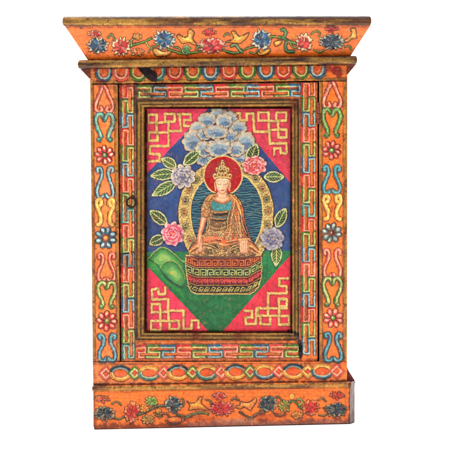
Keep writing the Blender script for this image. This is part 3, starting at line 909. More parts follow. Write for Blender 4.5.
fill(ell(222.4, 180.2, .5, .5), (190, 40, 40), .9)
# crown
fill(curve([(214.4, 179.4), (213.4, 174.5), (216, 171), (218.6, 166), (222.4, 159.8), (226, 166), (228.8, 171), (231.4, 174.5), (230.4, 179.4), (222.4, 177.6)], 3, True), (140, 96, 52), 1, .8)
for cx, cy, rx, ry, a in ((215, 176, 2.6, 3.2, -12), (229.8, 176, 2.6, 3.2, 12), (219, 174.6, 2.6, 3.6, -5), (225.9, 174.6, 2.6, 3.6, 5), (222.4, 175, 2.3, 3.6, 0), (217.4, 169.6, 2.1, 2.8, -14), (227.4, 169.6, 2.1, 2.8, 14),
                          (220.6, 168, 2.2, 2.8, -6), (224.4, 168, 2.2, 2.8, 6), (222.4, 163.8, 2.2, 3.4, 0), (222.4, 161, 1.0, 1.8, 0)):
    e = ell(cx, cy, rx, ry, a, 14)
    fill(e, (92, 48, 26), .8)
    fill(ell(cx, cy, rx * .84, ry * .84, a, 14), (222, 186, 120), 1, 1.1)
    fill(ell(cx, cy + .3, rx * .42, ry * .42, a, 10), [(60, 96, 84), (150, 50, 36), (130, 100, 60)][rr.randint(3)], 1, 1.2)
stroke(curve([(214, 178.6), (218, 177.4), (222.4, 177), (227, 177.4), (230.8, 178.6)]), 1.1, (226, 186, 110), 1, 1.2)
CLIP[0] = None

# ------------------------------------------------------------------ panel moulding
ML, MR, MT, MB = 135.6, 299.4, 99.4, 340.6
IL, IR, IT, IB = 146.4, 290.4, 108.4, 331.2
tx = np.minimum((gx - ML) / (IL - ML), (MR - gx) / (MR - IR))
ty = np.minimum((gy - MT + (gx - 220) * .006) / (IT - MT), (MB - gy) / (MB - IB))
T = np.minimum(tx, ty)
mm = ((gx > ML) & (gx < MR) & (gy > MT - 1) & (gy < MB) & ~((gx > IL) & (gx < IR) & (gy > IT) & (gy < IB))).astype(np.float32)
isv = (tx < ty)
n = np.where(isv, fbm(3, 3, 500, sy=26), fbm(26, 3, 501, sy=3))
Tn = T + .03 * FN
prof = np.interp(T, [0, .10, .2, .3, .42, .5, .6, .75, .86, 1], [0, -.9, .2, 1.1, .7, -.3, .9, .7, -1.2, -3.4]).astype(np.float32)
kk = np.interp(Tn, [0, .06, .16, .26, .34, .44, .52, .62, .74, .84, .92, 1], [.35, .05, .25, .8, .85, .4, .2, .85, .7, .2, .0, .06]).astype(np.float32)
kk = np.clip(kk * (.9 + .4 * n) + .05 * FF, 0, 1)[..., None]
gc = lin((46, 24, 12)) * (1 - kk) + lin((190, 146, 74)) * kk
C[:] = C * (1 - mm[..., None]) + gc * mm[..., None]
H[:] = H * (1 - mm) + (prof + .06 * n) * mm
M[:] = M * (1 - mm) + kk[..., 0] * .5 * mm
# red-brown rub along the moulding
rub = mm * np.clip(fbm(14, 3, 503) - .15, 0, 1) * 1.1
C[:] = C * (1 - rub[..., None]) + lin((122, 58, 26)) * rub[..., None]

# ------------------------------------------------------------------ wear, dirt, painted shade lines and other darkening
def stain_or_shade(P, w, a, col=(26, 14, 12), soft=2.2, seed=0, dig=0.):
    xs = [p[0] for p in P]; ys = [p[1] for p in P]
    sl = box(min(xs), min(ys), max(xs), max(ys), w + 4)
    d = seg_dist(gx[sl], gy[sl], P) + fbm(4, 3, 600 + seed)[sl] * w * .45
    al = np.clip((w / 2 - d) / soft + .5, 0, 1) * a
    C[sl] = C[sl] * (1 - al[..., None]) + lin(col) * al[..., None]
    M[sl] *= 1 - al
    if dig:
        H[sl] -= dig * al


stain_or_shade(curve([(289, 331.5), (294, 332.5), (298, 337), (300.2, 345), (300.6, 356)]), 3.6, .93, (14, 8, 8), 1.2, 1, .8)
stain_or_shade([(300.4, 344), (300.8, 361)], 1.2, .95, (14, 8, 8), .6, 2, .6)
stain_or_shade([(287, 334), (297, 341)], 4, .55, (40, 16, 10), 2.5, 3)
stain_or_shade([(136, 85), (136.5, 112)], 3.4, .75, (40, 20, 18), 2.4, 4)
stain_or_shade([(134.5, 84), (134.5, 360)], .8, .6, (60, 26, 18), .8, 5)
stain_or_shade([(300.3, 82), (300.3, 338)], .8, .55, (90, 30, 18), .8, 6)
stain_or_shade([(143, 91), (152, 95)], 4.5, .5, (50, 30, 40), 2.5, 7)
stain_or_shade([(297, 85), (299, 92)], 4, .6, (24, 36, 60), 2, 8)
stain_or_shade([(119.5, 92), (121, 104)], 4, .5, (60, 26, 24), 2.5, 9)
stain_or_shade([(122, 86), (128, 92)], 6, .45, (170, 30, 50), 3, 10)
stain_or_shade([(296, 100), (298.5, 112)], 3.0, .5, (60, 20, 14), 2.2, 11)
stain_or_shade([(137, 100), (290, 99)], 1.0, .55, (70, 34, 18), 1, 12)
stain_or_shade([(137, 341.6), (290, 341)], 1.4, .65, (80, 30, 20), 1.2, 13)
stain_or_shade([(90, 84.2), (348, 81)], 1.1, .85, (40, 18, 12), .8, 14)  # shade beneath the fillet, painted as a dark line
stain_or_shade([(118, 361.4), (318, 360.4)], 1.2, .75, (84, 34, 18), 1.0, 15)
stain_or_shade([(90, 363), (160, 362.4)], 3, .35, (70, 24, 16), 2.5, 16)
stain_or_shade([(64, 16.6), (370, 16.2)], 2.0, .75, (58, 30, 22), 1.4, 50)
stain_or_shade([(62, 25.6), (372, 25.2)], 1.3, .7, (70, 34, 18), 1.0, 51)
stain_or_shade([(60, 27.2), (372, 27)], 1.6, .55, (90, 36, 18), 1.2, 17)
stain_or_shade([(76, 68.6), (358, 64.4)], 1.6, .7, (52, 24, 12), 1.2, 40)  # painted shadow line along the underside of the ledge
stain_or_shade([(76, 60.4), (358, 56.4)], 1.2, .5, (60, 30, 14), 1.0, 41)
stain_or_shade([(88, 59.5), (350, 55.6)], 1.2, .5, (110, 34, 12), 1.0, 18)
stain_or_shade([(92, 385), (350, 381.4)], 2.6, .78, (48, 16, 10), 1.2, 19)
stain_or_shade([(92, 427.8), (352, 422.6)], 6.5, .72, (84, 26, 24), 3.2, 20)  # darker band towards the bottom of the plinth
stain_or_shade([(190, 424.6), (352, 421.6)], 5.5, .6, (160, 112, 100), 2.2, 21)
stain_or_shade([(214, 421), (254, 420)], 3.6, .55, (186, 136, 112), 2.0, 31)
stain_or_shade([(94, 385), (94.5, 427)], 4.2, .62, (86, 30, 22), 3, 22)
stain_or_shade([(349.6, 384), (350, 423)], 3.2, .78, (40, 14, 12), 1.6, 23)
stain_or_shade([(345.5, 384), (345.5, 422)], 2.2, .35, (80, 20, 14), 2.5, 24)
stain_or_shade([(93.5, 355), (94, 384)], 3.6, .45, (110, 60, 46), 2.5, 25)
stain_or_shade([(64, 30), (86, 58)], 1.6, .75, (92, 74, 34), 1.4, 26)
stain_or_shade([(371, 28), (350, 55)], 1.2, .6, (92, 64, 34), 1.2, 27)
stain_or_shade([(185, 418), (212, 420)], 5, .4, (130, 22, 28), 3, 28)
stain_or_shade([(255, 417), (285, 416)], 6, .38, (150, 34, 26), 3, 29)
stain_or_shade([(90, 384), (110, 387)], 2.4, .5, (36, 14, 10), 1.6, 30)
stain_or_shade([(146.8, 111), (146.8, 331)], .9, .7, (60, 10, 20), .9, 32)
for i, (x0, x1) in enumerate(((93.4, 95.6), (114.2, 116.8), (322.2, 322.6), (343.2, 343.0), (119.6, 121.4), (317.0, 317.2), (134.6, 135.4))):
    stain_or_shade([(x0, 82), (x1, 361)], 1.1, .62, (58, 28, 16), 1.3, 60 + i)
for i, (y0, y1) in enumerate(((85.2, 82.2), (99.2, 98.4), (343.4, 342.8), (359.6, 359.2), (364.4, 363))):
    stain_or_shade([(119 if i < 4 else 93, y0), (317 if i < 4 else 347, y1)], 1.1, .55, (62, 28, 16), 1.3, 70 + i)
for i in range(60):
    x, y = rr.uniform(90, 350), rr.choice([rr.uniform(66, 100), rr.uniform(340, 425), rr.uniform(100, 340)])
    if 146 < x < 291 and 108 < y < 332:
        continue
    L = rr.uniform(1, 7)
    v = rr.rand() < .5
    stain_or_shade([(x, y), (x + (0 if v else L), y + (L if v else 0))], rr.uniform(.5, 1.8), rr.uniform(.3, .7), [(46, 22, 14), (110, 40, 20), (80, 40, 20)][i % 3], 1.2, 100 + i)
stain_or_shade([(119, 86), (134, 86), (136, 100)], 4, .4, (70, 20, 30), 3, 33)
stain_or_shade([(137, 88), (150, 96), (160, 96)], 3, .45, (40, 26, 30), 2.2, 34)
stain_or_shade([(134.5, 330), (140, 341), (146, 343)], 2.6, .5, (60, 26, 14), 2.2, 35)
# a chipped, scuffed strip along the foot
q = np.random.RandomState(77)
for i in range(46):
    x = q.uniform(215, 256)
    stroke([(x, q.uniform(417, 420)), (x + q.uniform(-.3, .3), q.uniform(422, 426))], .45, (204, 160, 130), .26)
# horizontal checks in cornice and plinth
for i in range(26):
    y = q.choice([q.uniform(28, 34), q.uniform(28, 56), q.uniform(392, 398), q.uniform(364, 368)])
    x = q.uniform(92, 330)
    L = q.uniform(8, 46)
    p = [(x + L * t, y - L * t * .012 + q.uniform(-.25, .25)) for t in np.linspace(0, 1, 9)]
    stroke(p, .35, (110, 40, 16), q.uniform(.25, .6))
# brown darkening in broken patches beside the raised lines
def blur(A, r):
    for ax in (0, 1):
        c = np.cumsum(np.pad(A, [(r + 1, r) if a == ax else (0, 0) for a in (0, 1)], mode='edge'), axis=ax, dtype=np.float64)
        A = ((np.take(c, np.arange(2 * r + 1, c.shape[ax]), ax) - np.take(c, np.arange(0, c.shape[ax] - 2 * r - 1), ax)) / (2 * r + 1)).astype(np.float32)
    return A


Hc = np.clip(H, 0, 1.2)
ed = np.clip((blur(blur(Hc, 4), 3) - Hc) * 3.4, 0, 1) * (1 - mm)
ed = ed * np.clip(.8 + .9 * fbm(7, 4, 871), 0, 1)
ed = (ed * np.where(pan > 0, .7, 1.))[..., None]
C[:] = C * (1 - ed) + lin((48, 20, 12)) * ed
# blotchy thinning of the coat
bl = (np.clip(fbm(5, 4, 881) - .25, 0, 1) * .5 * (1 - .5 * pan))[..., None]
C[:] = C * (1 - bl * np.array([.25, .5, .6], np.float32))
bl = (np.clip(fbm(3.4, 4, 885) - .35, 0, 1) * .55 * (1 - .6 * pan) * (gy > 62))[..., None]
C[:] = C * (1 - bl) + lin((240, 150, 96)) * bl
# specks: dark fly-spots and small losses, light rub
sp = noise(.9, seed=801) + .55 * fbm(9, 3, 802) - .3 * pan
al = np.clip((sp - 1.02) * 3.2, 0, .8)[..., None]
C[:] = C * (1 - al) + lin((50, 24, 16)) * al
sp = noise(.8, seed=811) + .5 * fbm(11, 3, 812)
al = (np.clip((sp - 1.08) * 3, 0, .6) * (1 - .6 * pan))[..., None]
C[:] = C * (1 - al) + lin((236, 190, 130)) * al
gr = np.clip(fbm(22, 5, 821) * .9 - .15, 0, 1) * .42 + np.clip(fbm(3.2, 4, 823) - .2, 0, 1) * .34
gr = gr * np.where((gx > 135) & (gx < 300) & (gy > 99) & (gy < 341), .45, 1)
C *= (1 - gr[..., None] * np.array([.55, .7, .75], np.float32))
# crackle in the old varnish
ck = (np.abs(fbm(6, 4, 831)) < .026) & (fbm(20, 2, 833) > -.2)
C[ck] *= .62
C *= (1 + (1 - .55 * pan) * (.13 * noise(.45, seed=841) + .13 * noise(.9, seed=842) + .1 * noise(1.8, seed=843)))[..., None]
hs = (1 + .07 * noise(.8, seed=844))
C[..., 1] *= hs
C[..., 2] *= hs * (1 + .1 * noise(1.4, seed=845))
# gilding rubbed through in streaks and dots
gs = np.clip((.6 * fbm(1.6, 3, 861) + .8 * fbm(9, 3, 862) - .4) * 1.6, 0, .6) * np.clip(M * 3, 0, 1)
C[:] = C * (1 - gs[..., None]) + lin((58, 32, 18)) * gs[..., None]
# heavier scuffing of gilt edges
H += .035 * noise(.5, seed=851) + .05 * fbm(3, 3, 852)
C[:] = np.clip(C, .002, .92) ** 1.2
M[:] = np.clip(M, 0, 1)


H *= (1 + .35 * (1 - mm))


def sample(A, x, y):
    """bilinear lookup"""
    fx = np.clip(x * SS - .5, 0, W - 2.001); fy = np.clip(y * SS - .5, 0, W - 2.001)
    ix, iy = fx.astype(int), fy.astype(int)
    tx_, ty_ = fx - ix, fy - iy
    if A.ndim == 3:
        tx_, ty_ = tx_[..., None], ty_[..., None]
    return (A[iy, ix] * (1 - tx_) + A[iy, ix + 1] * tx_) * (1 - ty_) + (A[iy + 1, ix] * (1 - tx_) + A[iy + 1, ix + 1] * tx_) * ty_


# ------------------------------------------------------------------ scene basics
scene = bpy.context.scene
col = bpy.data.collections.new('cabinet_scene')
scene.collection.children.link(col)
u = .002
D = 1800.                       # viewing distance in u
ROLL = math.atan(5.6 / 258.)
BX, BY = 222., 426.2            # base point of the cabinet on the sheet


def loc(x, y, d):
    """sheet position and depth (u toward the viewer) to the cabinet's own frame; boards nearer the viewer are that much smaller"""
    k = (D - d) / D
    return np.stack([((x - 225) * k + 225 - BX) * u, -d * u * np.ones_like(x), ((225 - y) * k - 225 + BY) * u], -1)


def node(nt, t, **kw):
    n = nt.nodes.new(t)
    for k, v in kw.items():
        setattr(n, k, v)
    return n


def mat_paint():
    m = bpy.data.materials.new('old_painted_wood')
    m.use_nodes = True
    nt = m.node_tree
    b = nt.nodes['Principled BSDF']
    L = nt.links.new
    at = node(nt, 'ShaderNodeAttribute', attribute_name='paint')
    tc = node(nt, 'ShaderNodeTexCoord')
    n1 = node(nt, 'ShaderNodeTexNoise'); n1.inputs['Scale'].default_value = 480; n1.inputs['Detail'].default_value = 8; n1.inputs['Roughness'].default_value = .7
    n2 = node(nt, 'ShaderNodeTexNoise'); n2.inputs['Scale'].default_value = 70; n2.inputs['Detail'].default_value = 6
    for n_ in (n1, n2):
        L(tc.outputs['Object'], n_.inputs['Vector'])
    r1 = node(nt, 'ShaderNodeMapRange'); r1.inputs[1].default_value = .3; r1.inputs[2].default_value = .7
    r1.inputs[3].default_value = .84; r1.inputs[4].default_value = 1.12
    L(n1.outputs['Fac'], r1.inputs[0])
    mx = node(nt, 'ShaderNodeVectorMath', operation='SCALE')
    L(at.outputs['Color'], mx.inputs[0]); L(r1.outputs[0], mx.inputs['Scale'])
    L(mx.outputs[0], b.inputs['Base Color'])
    r2 = node(nt, 'ShaderNodeMapRange'); r2.inputs[1].default_value = .35; r2.inputs[2].default_value = .7
    r2.inputs[3].default_value = .26; r2.inputs[4].default_value = .55
    L(n2.outputs['Fac'], r2.inputs[0]); L(r2.outputs[0], b.inputs['Roughness'])
    L(at.outputs['Alpha'], b.inputs['Metallic'])
    bp = node(nt, 'ShaderNodeBump'); bp.inputs['Strength'].default_value = .35; bp.inputs['Distance'].default_value = .0006
    L(n1.outputs['Fac'], bp.inputs['Height']); L(bp.outputs[0], b.inputs['Normal'])
    b.inputs['Specular IOR Level'].default_value = .42
    return m


def mat_simple(name, c0, c1, rough, metal=0., scale=60, bump=.3, stretch=(1, 1, 1), spec=.4):
    m = bpy.data.materials.new(name)
    m.use_nodes = True
    nt = m.node_tree
    b = nt.nodes['Principled BSDF']
    L = nt.links.new
    tc = node(nt, 'ShaderNodeTexCoord')
    mp = node(nt, 'ShaderNodeMapping'); mp.inputs['Scale'].default_value = stretch
    n1 = node(nt, 'ShaderNodeTexNoise'); n1.inputs['Scale'].default_value = scale; n1.inputs['Detail'].default_value = 8
    L(tc.outputs['Object'], mp.inputs[0]); L(mp.outputs[0], n1.inputs['Vector'])
    cr = node(nt, 'ShaderNodeValToRGB')
    cr.color_ramp.elements[0].color = (*lin(c0), 1); cr.color_ramp.elements[0].position = .35
    cr.color_ramp.elements[1].color = (*lin(c1), 1); cr.color_ramp.elements[1].position = .68
    L(n1.outputs['Fac'], cr.inputs[0]); L(cr.outputs[0], b.inputs['Base Color'])
    b.inputs['Roughness'].default_value = rough
    b.inputs['Metallic'].default_value = metal
    b.inputs['Specular IOR Level'].default_value = spec
    bp = node(nt, 'ShaderNodeBump'); bp.inputs['Strength'].default_value = bump; bp.inputs['Distance'].default_value = .001
    L(n1.outputs['Fac'], bp.inputs['Height']); L(bp.outputs[0], b.inputs['Normal'])
    return m


PAINT = mat_paint()
WOOD = mat_simple('bare_dark_wood', (58, 28, 16), (112, 60, 36), .7, 0, 30, .5, (6, 1, 1))
GAP = mat_simple('inner_dark_wood', (20, 12, 9), (34, 20, 14), .9)
IRON = mat_simple('rusty_iron', (20, 10, 9), (52, 22, 18), .55, .5, 300)
HINGE = mat_simple('rusty_hinge_iron', (96, 36, 26), (150, 80, 62), .6, .2, 400)
LEATHER = mat_simple('blackened_leather', (16, 10, 14), (50, 28, 34), .7, 0, 260, .8, spec=.15)
SIDEP = mat_simple('worn_red_brown_paint', (74, 26, 20), (140, 62, 44), .6, 0, 50, .4, (1, 1, 3))
SWEEP = mat_simple('white_paper_sweep', (250, 250, 250), (252, 252, 252), .9, 0, 5, 0, spec=0.)

root = bpy.data.objects.new('painted_cabinet', None)
col.objects.link(root)
root.empty_display_size = .1
root['label'] = 'small orange painted wooden cabinet with a seated haloed figure on its door'
root['category'] = 'cabinet'


def mesh(name, V, Q, mat, parent, colr=None, smooth=True):
    me = bpy.data.meshes.new(name)
    V = np.asarray(V, np.float32).reshape(-1, 3)
    Q = np.asarray(Q, np.int32).reshape(-1, 4)
    me.vertices.add(len(V)); me.vertices.foreach_set('co', V.ravel())
    me.loops.add(Q.size); me.loops.foreach_set('vertex_index', Q.ravel())
    me.polygons.add(len(Q))
    me.polygons.foreach_set('loop_start', np.arange(len(Q), dtype=np.int32) * 4)
    me.polygons.foreach_set('use_smooth', np.full(len(Q), smooth))
    me.update(calc_edges=True)
    if colr is not None:
        a = me.color_attributes.new('paint', 'FLOAT_COLOR', 'POINT')
        a.data.foreach_set('color', colr.astype(np.float32).ravel())
    me.materials.append(mat)
    o = bpy.data.objects.new(name, me)
    col.objects.link(o)
    if parent is not None:
        o.parent = parent
    return o


def rgba(x, y):
    c = sample(C, x, y); m = sample(M, x, y)
    return np.concatenate([c, m[..., None]], -1)


def quads(ny, nx):
    i = np.arange(ny * nx).reshape(ny, nx)
    return np.stack([i[:-1, :-1], i[1:, :-1], i[1:, 1:], i[:-1, 1:]], -1)


def board(name, X, Y, d, back, parent, keep=None, relief=1.):
    """a board whose face is the grid X,Y (sheet coords); edges turned back to depth `back`"""
    ny, nx = X.shape
    h = sample(H, X, Y) * relief
    edge = np.minimum(np.minimum(X - X[:, :1], X[:, -1:] - X), np.minimum(Y - Y[:1], Y[-1:] - Y))
    rnd = -.5 * (1 - np.clip(edge / .8, 0, 1)) ** 2
    V = loc(X, Y, d + h + rnd).reshape(-1, 3)
    q = quads(ny, nx)
    if keep is not None:
        q = q[keep]
    q = q.reshape(-1, 4)
    cc = rgba(X, Y).reshape(-1, 4)
    idx = np.arange(ny * nx).reshape(ny, nx)
    ring = np.concatenate([idx[0, :], idx[1:, -1], idx[-1, -2::-1], idx[-2:0:-1, 0]])
    xr, yr = X.ravel()[ring], Y.ravel()[ring]
    Vb = loc(xr, yr, np.full(xr.shape, back, np.float32))
    k = len(V)
    n = len(ring)
    a = ring; b = np.roll(ring, -1)
    c = k + np.arange(n); e = np.roll(c, -1)
    qs = np.stack([a, b, e, c], -1)
    return mesh(name, np.concatenate([V, Vb]), np.concatenate([q, qs]), PAINT, parent, np.concatenate([cc, cc[ring]]))


STEP = .31


def grid(xl, xr, yt, yb):
    """xl,xr: (top,bottom) edges; yt,yb: (left,right) edges"""
    nx = int((max(xr) - min(xl)) / STEP); ny = int((max(yb) - min(yt)) / STEP)
    s = np.linspace(0, 1, nx)[None, :]; t = np.linspace(0, 1, ny)[:, None]
    L_, R_ = lerp(xl[0], xl[1], t), lerp(xr[0], xr[1], t)
    X = L_ + (R_ - L_) * s
    T_ = ytop(yt[0], yt[1], X); B_ = ytop(yb[0], yb[1], X)
    Y = T_ + (B_ - T_) * t
    return X.astype(np.float32), Y.astype(np.float32)


BACK = -118.
# front boards of the case
board('frieze', *grid((90, 90), (347.3, 347.3), (66.5, 62.8), (84.1, 80.7)), 0., -8, root)
board('stile', *grid((90.1, 92.7), (117.9, 120.1), (84.3, 84.3), (361.6, 361.6)), 0., -8, root)
board('stile', *grid((319, 319.3), (347.3, 347.1), (80.9, 80.9), (361.4, 361.4)), 0., -8, root)
board('bottom_rail', *grid((92.7, 93.2), (347.1, 347.0), (361.8, 361.5), (386, 382.3)), 0., -8, root)

# door: frame, panel moulding, panel
DX, DY = grid((118.9, 121.0), (317.6, 317.7), (84.6, 81.6), (361.2, 361.0))
cxm = (DX[:-1, :-1] + DX[1:, 1:]) / 2; cym = (DY[:-1, :-1] + DY[1:, 1:]) / 2
keep = ~((cxm > ML + .4) & (cxm < MR - .4) & (cym > MT + .4) & (cym < MB - .4))
door = board('door', DX, DY, -.8, -8, root, keep)
n_x, n_y = int((MR - ML + 1) / STEP), int((MB - MT + 1) / STEP)
MX, MY = np.meshgrid(np.linspace(ML, MR, n_x), np.linspace(MT, MB, n_y))
cxm = (MX[:-1, :-1] + MX[1:, 1:]) / 2; cym = (MY[:-1, :-1] + MY[1:, 1:]) / 2
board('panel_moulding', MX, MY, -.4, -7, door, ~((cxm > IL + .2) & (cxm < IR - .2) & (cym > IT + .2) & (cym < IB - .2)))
board('door_panel', *grid((IL - .6, IL - .6), (IR + .6, IR + .6), (IT - .6, IT - .6), (IB + .6, IB + .6)), -4.1, -7.5, door)


def sweep(name, prof, parent, relief=1., right_extra=None, step_v=STEP, side_paint=None):
    """moulding carried round left side, front and right side.
    prof: rows of (yL, yR, xL, xR, d): where the profile runs along the front board; the returns run back to BACK"""
    P = np.array(prof, np.float32)
    seg = np.hypot(np.diff(P[:, 0]), np.diff(P[:, 4]))
    s = np.concatenate([[0], np.cumsum(seg)])
    nv = max(4, int(s[-1] / step_v))
    t = np.linspace(0, s[-1], nv)
    yL, yR, xL, xR, d = [np.interp(t, s, P[:, i]) for i in range(5)]
    nx = int((xR.max() - xL.min()) / STEP)
    sx = np.linspace(0, 1, nx)[None, :]
    X = xL[:, None] + (xR - xL)[:, None] * sx
    Y = yL[:, None] + (yR - yL)[:, None] * ((X - 90) / 257.)
    Dp = np.repeat(d[:, None], nx, 1)
    CX, CY = X.copy(), Y.copy()
    # normal of the profile, for the relief
    ty_, td = np.gradient(yL), np.gradient(d)
    ln = np.hypot(ty_, td) + 1e-6
    nd, nyy = (ty_ / ln)[:, None], (-td / ln)[:, None]
    h = sample(H, CX, CY) * relief
    fr_ = loc(X, Y + h * nyy * 1.0, Dp + h * nd)
    # returns, built from the corner back
    ns = 60
    st = np.linspace(0, 1, ns) ** 1.6
    def ret(side):
        cx = (xL if side < 0 else xR)[:, None]; cy = Y[:, :1] if side < 0 else Y[:, -1:]
        back = d[:, None] + (BACK - d[:, None]) * st[None, :]
        k0 = (D - d[:, None]) / D
        base = fr_[:, 0 if side < 0 else -1]
        out = np.repeat(base[:, None, :], ns, 1).copy()
        out[..., 1] = -back * u
        out[:, 0, :] = base
        if right_extra is not None and side > 0:
            e = np.clip((d[:, None] - back) / 14, 0, 1)
            out[..., 0] += e * right_extra * u
        dist = (d[:, None] - back)
        sxx = (cx + dist) if side < 0 else (cx - dist)
        return out, sxx, np.repeat(cy, ns, 1)
    lo, lx, ly = ret(-1); ro, rx_, ry_ = ret(1)
    V = np.concatenate([lo[:, :0:-1], fr_, ro[:, 1:]], 1)
    CXX = np.concatenate([lx[:, :0:-1], CX, rx_[:, 1:]], 1); CYY = np.concatenate([ly[:, :0:-1], CY, ry_[:, 1:]], 1)
    ny_, nx_ = CXX.shape
    cc = rgba(np.clip(CXX, 60, 372), CYY).reshape(-1, 4)
    if side_paint is not None:
        cc = cc.reshape(ny_, nx_, 4)
        for a_, b_ in ((0, ns - 1), (nx_ - ns + 2, nx_)):
            g_ = cc[:, a_:b_, :3].mean(-1, keepdims=True)
            cc[:, a_:b_, :3] = lin(side_paint) * (.7 + 1.1 * g_)
        cc = cc.reshape(-1, 4)
    return mesh(name, V.reshape(-1, 3), quads(ny_, nx_).reshape(-1, 4), PAINT, parent, cc)


def arc(y0l, y1l, y0r, y1r, xl, xr, d, bulge, n=9, inner=None):
    o = []
    for i in range(n):
        t = i / (n - 1)
        b = math.sin(math.pi * t) ** .6
        yt_ = .5 - .5 * math.cos(math.pi * t)
        o.append((lerp(y0l, y1l, yt_), lerp(y0r, y1r, yt_), xl - bulge * b, xr + bulge * b, d + bulge * b))
    return o


corn = sweep('cornice', [(25.0, 24.8, 64.4, 370.8, 21.5), (61.5, 57.5, 88.8, 349.6, 1.5)], root, 1.0)
sweep('cornice_rim', [(16.6, 16.2, 84, 350, 3)] + arc(16.2, 26.2, 15.8, 25.8, 66.4, 367.4, 20, 4.0) + [(26.4, 26.0, 72, 362, 15)], corn)
sweep('cornice_ledge', [(60.6, 56.6, 90, 347, -1)] + arc(60.0, 68.2, 56.0, 64.0, 80.4, 354.6, 8, 2.6) + [(68.8, 64.7, 88, 347.2, -1)], corn)
pl = sweep('plinth', [(386.0, 382.0, 93.3, 350.2, 5.0), (428.9, 423.2, 94.0, 350.0, 6.0), (429.2, 423.5, 94.4, 349.6, 2)], root, 1., right_extra=5.6, side_paint=(84, 36, 26))
sweep('plinth_ledge', [(385.0, 381.4, 94.4, 348, -2)] + arc(385.8, 391.6, 382.0, 387.6, 93.6, 349.8, 5.4, 1.5, 7) + [(392.2, 388.2, 94.6, 348.8, 4)], pl)


# solid helpers for the unpainted parts (closed, bevelled)
import bmesh


def solid(name, prisms, mat, parent, bevel=.4):
    """prisms: list of (sheet polygon, front depth, back depth)"""
    bm = bmesh.new()
    for P, d0, d1 in prisms:
        xs = np.array([p[0] for p in P]); ys = np.array([p[1] for p in P])
        f = [bm.verts.new(v) for v in loc(xs, ys, np.full(len(P), float(d0)))]
        if isinstance(d1, (int, float)):
            k = loc(xs, ys, np.full(len(P), float(d0)))
            k[:, 1] = -d1 * u
        g = [bm.verts.new(v) for v in k]
        bm.faces.new(f)
        bm.faces.new(list(reversed(g)))
        n = len(P)
        for i in range(n):
            bm.faces.new([f[(i + 1) % n], f[i], g[i], g[(i + 1) % n]])
    bmesh.ops.recalc_face_normals(bm, faces=bm.faces)
    if bevel:
        bmesh.ops.bevel(bm, geom=bm.edges[:], offset=bevel * u, segments=2, affect='EDGES', profile=.6)
    me = bpy.data.meshes.new(name)
    bm.to_mesh(me); bm.free()
    me.materials.append(mat)
    o = bpy.data.objects.new(name, me)
    col.objects.link(o)
    o.parent = parent
    return o


# case behind the front boards: sides, back, floor and top, with the dark inside behind the door
solid('side_panel', [([(90.6, 64), (96, 64), (98, 426), (93.4, 427)], -8.2, BACK)], SIDEP, root, .6)
solid('side_panel', [([(341, 60), (346.8, 60), (346.6, 422), (340.6, 422)], -8.2, BACK)], SIDEP, root, .6)
solid('back_panel', [([(96.4, 30), (340.2, 30), (340.2, 422), (98.6, 424)], BACK + 6, BACK + 1)], WOOD, root, .6)
solid('top_board', [([(70, 17.4), (364, 17.0), (364, 21), (70, 21.4)], 16, BACK + 1)], WOOD, root, .6)
solid('inner_case', [([(97.5, 66), (339.5, 64), (339.5, 384), (99, 386)], -8.6, -14)], GAP, root, 0)
# sloping brackets on the flanks: under the ledge and above the plinth
solid('bracket', [([(79.2, 67.4), (90.4, 67.6), (90.4, 78.6), (88.6, 77.6)], 1, BACK + 2)], SIDEP, corn, .4)
solid('bracket', [([(356.8, 63.4), (346.9, 63.6), (346.9, 74.6), (348.2, 73.6)], 1, BACK + 2)], SIDEP, corn, .4)
solid('side_moulding', [([(346.9, 366.4), (348.4, 370.4), (354.8, 380.4), (355.6, 383.2), (346.9, 383.4)], -10, BACK + 2)], SIDEP, pl, .4)

# latch: blackened leather stop above the door
solid('latch', [([(137.6, 67.6), (141, 66.9), (147, 67.6), (150.6, 69.4), (154.4, 71.2), (157, 74.2), (157.2, 78), (155.6, 80.8), (152.4, 81.6), (149, 79.8), (145.2, 76.4), (141.4, 72.6)], 3.0, -1.)], LEATHER, root, .8)


def torus_v(cx, cy, d, R_, r_, n=40, m=12, tilt=0., jag=.06):
    V = []
    q_ = np.random.RandomState(4)
    for i in range(n):
        a = 2 * math.pi * i / n
        rj = r_ * (1 + jag * q_.uniform(-1, 1))
        for k in range(m):
            b = 2 * math.pi * k / m
            rr_ = R_ + rj * math.cos(b)
            y = cy + rr_ * math.sin(a)
            V.append((cx + rr_ * math.cos(a), y, d + rj * math.sin(b) + tilt * (cy - R_ - y)))
    V = np.array(V)
    Q = [(i * m + k, ((i + 1) % n) * m + k, ((i + 1) % n) * m + (k + 1) % m, i * m + (k + 1) % m) for i in range(n) for k in range(m)]
    return loc(V[:, 0], V[:, 1], V[:, 2]), Q


V, Q = torus_v(131.4, 202.4, 3.2, 4.7, 1.0, tilt=-.08)
mesh('ring_pull', V, Q, IRON, door)
V, Q = torus_v(132.6, 197.2, 1.2, 1.5, .55, 20, 8)
mesh('ring_staple', V, Q, IRON, door)


def barrel(name, cx, spans, d, r_, mat, parent):
    V = []; Q = []
    for y0, y1 in spans:
        b0 = len(V)
        prof_ = [(y0, 0), (y0, r_ * .8), (y0 + .3, r_), (y1 - .3, r_), (y1, r_ * .8), (y1, 0)]
        m = 14
        for y, r in prof_:
            for k in range(m):
                a = 2 * math.pi * k / m
                V.append((cx + r * math.cos(a), y, d + r * math.sin(a)))
        for i in range(len(prof_) - 1):
            for k in range(m):
                Q.append((b0 + i * m + k, b0 + i * m + (k + 1) % m, b0 + (i + 1) * m + (k + 1) % m, b0 + (i + 1) * m + k))
    V = np.array(V, float)
    return mesh(name, loc(V[:, 0], V[:, 1], V[:, 2]), Q, mat, parent)


barrel('hinge', 318.4, [(102.6, 107.8), (108.1, 113.6), (113.9, 118.6), (118.9, 123.8)], .2, 1.35, HINGE, door)

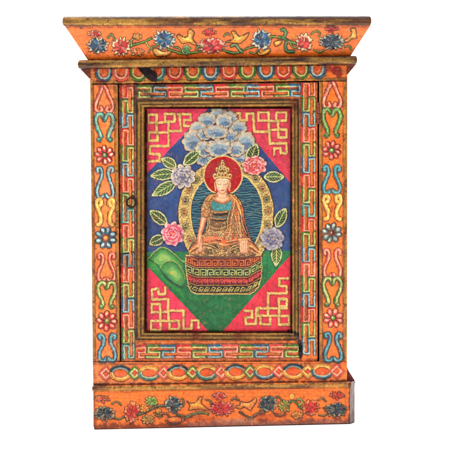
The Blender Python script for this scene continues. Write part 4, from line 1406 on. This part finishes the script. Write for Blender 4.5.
# ------------------------------------------------------------------ place: level the foot on the floor
# foot line runs through (94,429) and (350,423.4); turn the cabinet so that it is level
root.rotation_euler = (0, ROLL, 0)
root.location = (0, 0, 0)
bpy.context.view_layer.update()
Rm = Matrix.Rotation(ROLL, 4, 'Y')
zmin = min((Rm @ v.co).z for v in pl.data.vertices)
root.location.z = -zmin

# backdrop: paper sweep, floor curving up into a wall
prof_ = [(-4.5, 0.0), (1.6, 0.0)] + [(1.6 + 1.0 * math.sin(a), 1.0 - 1.0 * math.cos(a)) for a in np.linspace(.1, math.pi / 2, 14)] + [(2.6, 4.2)]
V = []
for x in (-4.5, 4.5):
    for y, z in prof_:
        V.append((x, y, z))
n = len(prof_)
Q = [(i, i + n, i + n + 1, i + 1) for i in range(n - 1)]
bd = mesh('backdrop', V, Q, SWEEP, None)
bd['kind'] = 'structure'

# camera: set so that the cabinet's own frame is seen square on
cam = bpy.data.cameras.new('camera')
co = bpy.data.objects.new('camera', cam)
col.objects.link(co)
cam.lens = 36 * D / 450.
cam.sensor_width = 36
cam.clip_end = 50
base = Matrix.Translation(root.location) @ Rm
lc = Matrix.Translation(((225 - BX) * u, -D * u, (BY - 225) * u)) @ Matrix.Rotation(math.pi / 2, 4, 'X')
co.matrix_world = base @ lc
scene.camera = co


# ------------------------------------------------------------------ light: unseen area lamps, added to light cabinet and backdrop
def area(name, pos, target, size, power, colr=(1, 1, 1), sy=None):
    l = bpy.data.lights.new(name, 'AREA')
    l.shape = 'RECTANGLE'
    l.size = size; l.size_y = sy or size
    l.energy = power
    l.color = colr
    o = bpy.data.objects.new(name, l)
    col.objects.link(o)
    o.location = pos
    o.rotation_euler = (Vector(target) - Vector(pos)).to_track_quat('-Z', 'Y').to_euler()
    return o


area('added_key_light', (-1.6, -1.5, 2.3), (0, 0, .4), .5, 53, (1, .985, .96))  # unseen key lamp, added to rake across the relief
area('added_fill_light', (1.9, -2.6, .9), (0, 0, .4), 1.4, 12, (1, 1, 1))
area('added_backdrop_light', (0, .9, 3.2), (0, 1.0, 0), 3.2, 260)  # added above, out of view, to drive the backdrop to white
area('added_floor_light', (0, -1.6, 3.4), (0, -1.4, 0), 2.2, 36)  # unseen lamp added to whiten the floor in front
w = bpy.data.worlds.new('World')
scene.world = w
w.use_nodes = True
w.node_tree.nodes['Background'].inputs[0].default_value = (1, 1, 1, 1)
w.node_tree.nodes['Background'].inputs[1].default_value = .2

scene.view_settings.view_transform = 'Standard'
scene.view_settings.look = 'None'
scene.view_settings.exposure = 0
scene.view_settings.gamma = 1
scene.render.film_transparent = False
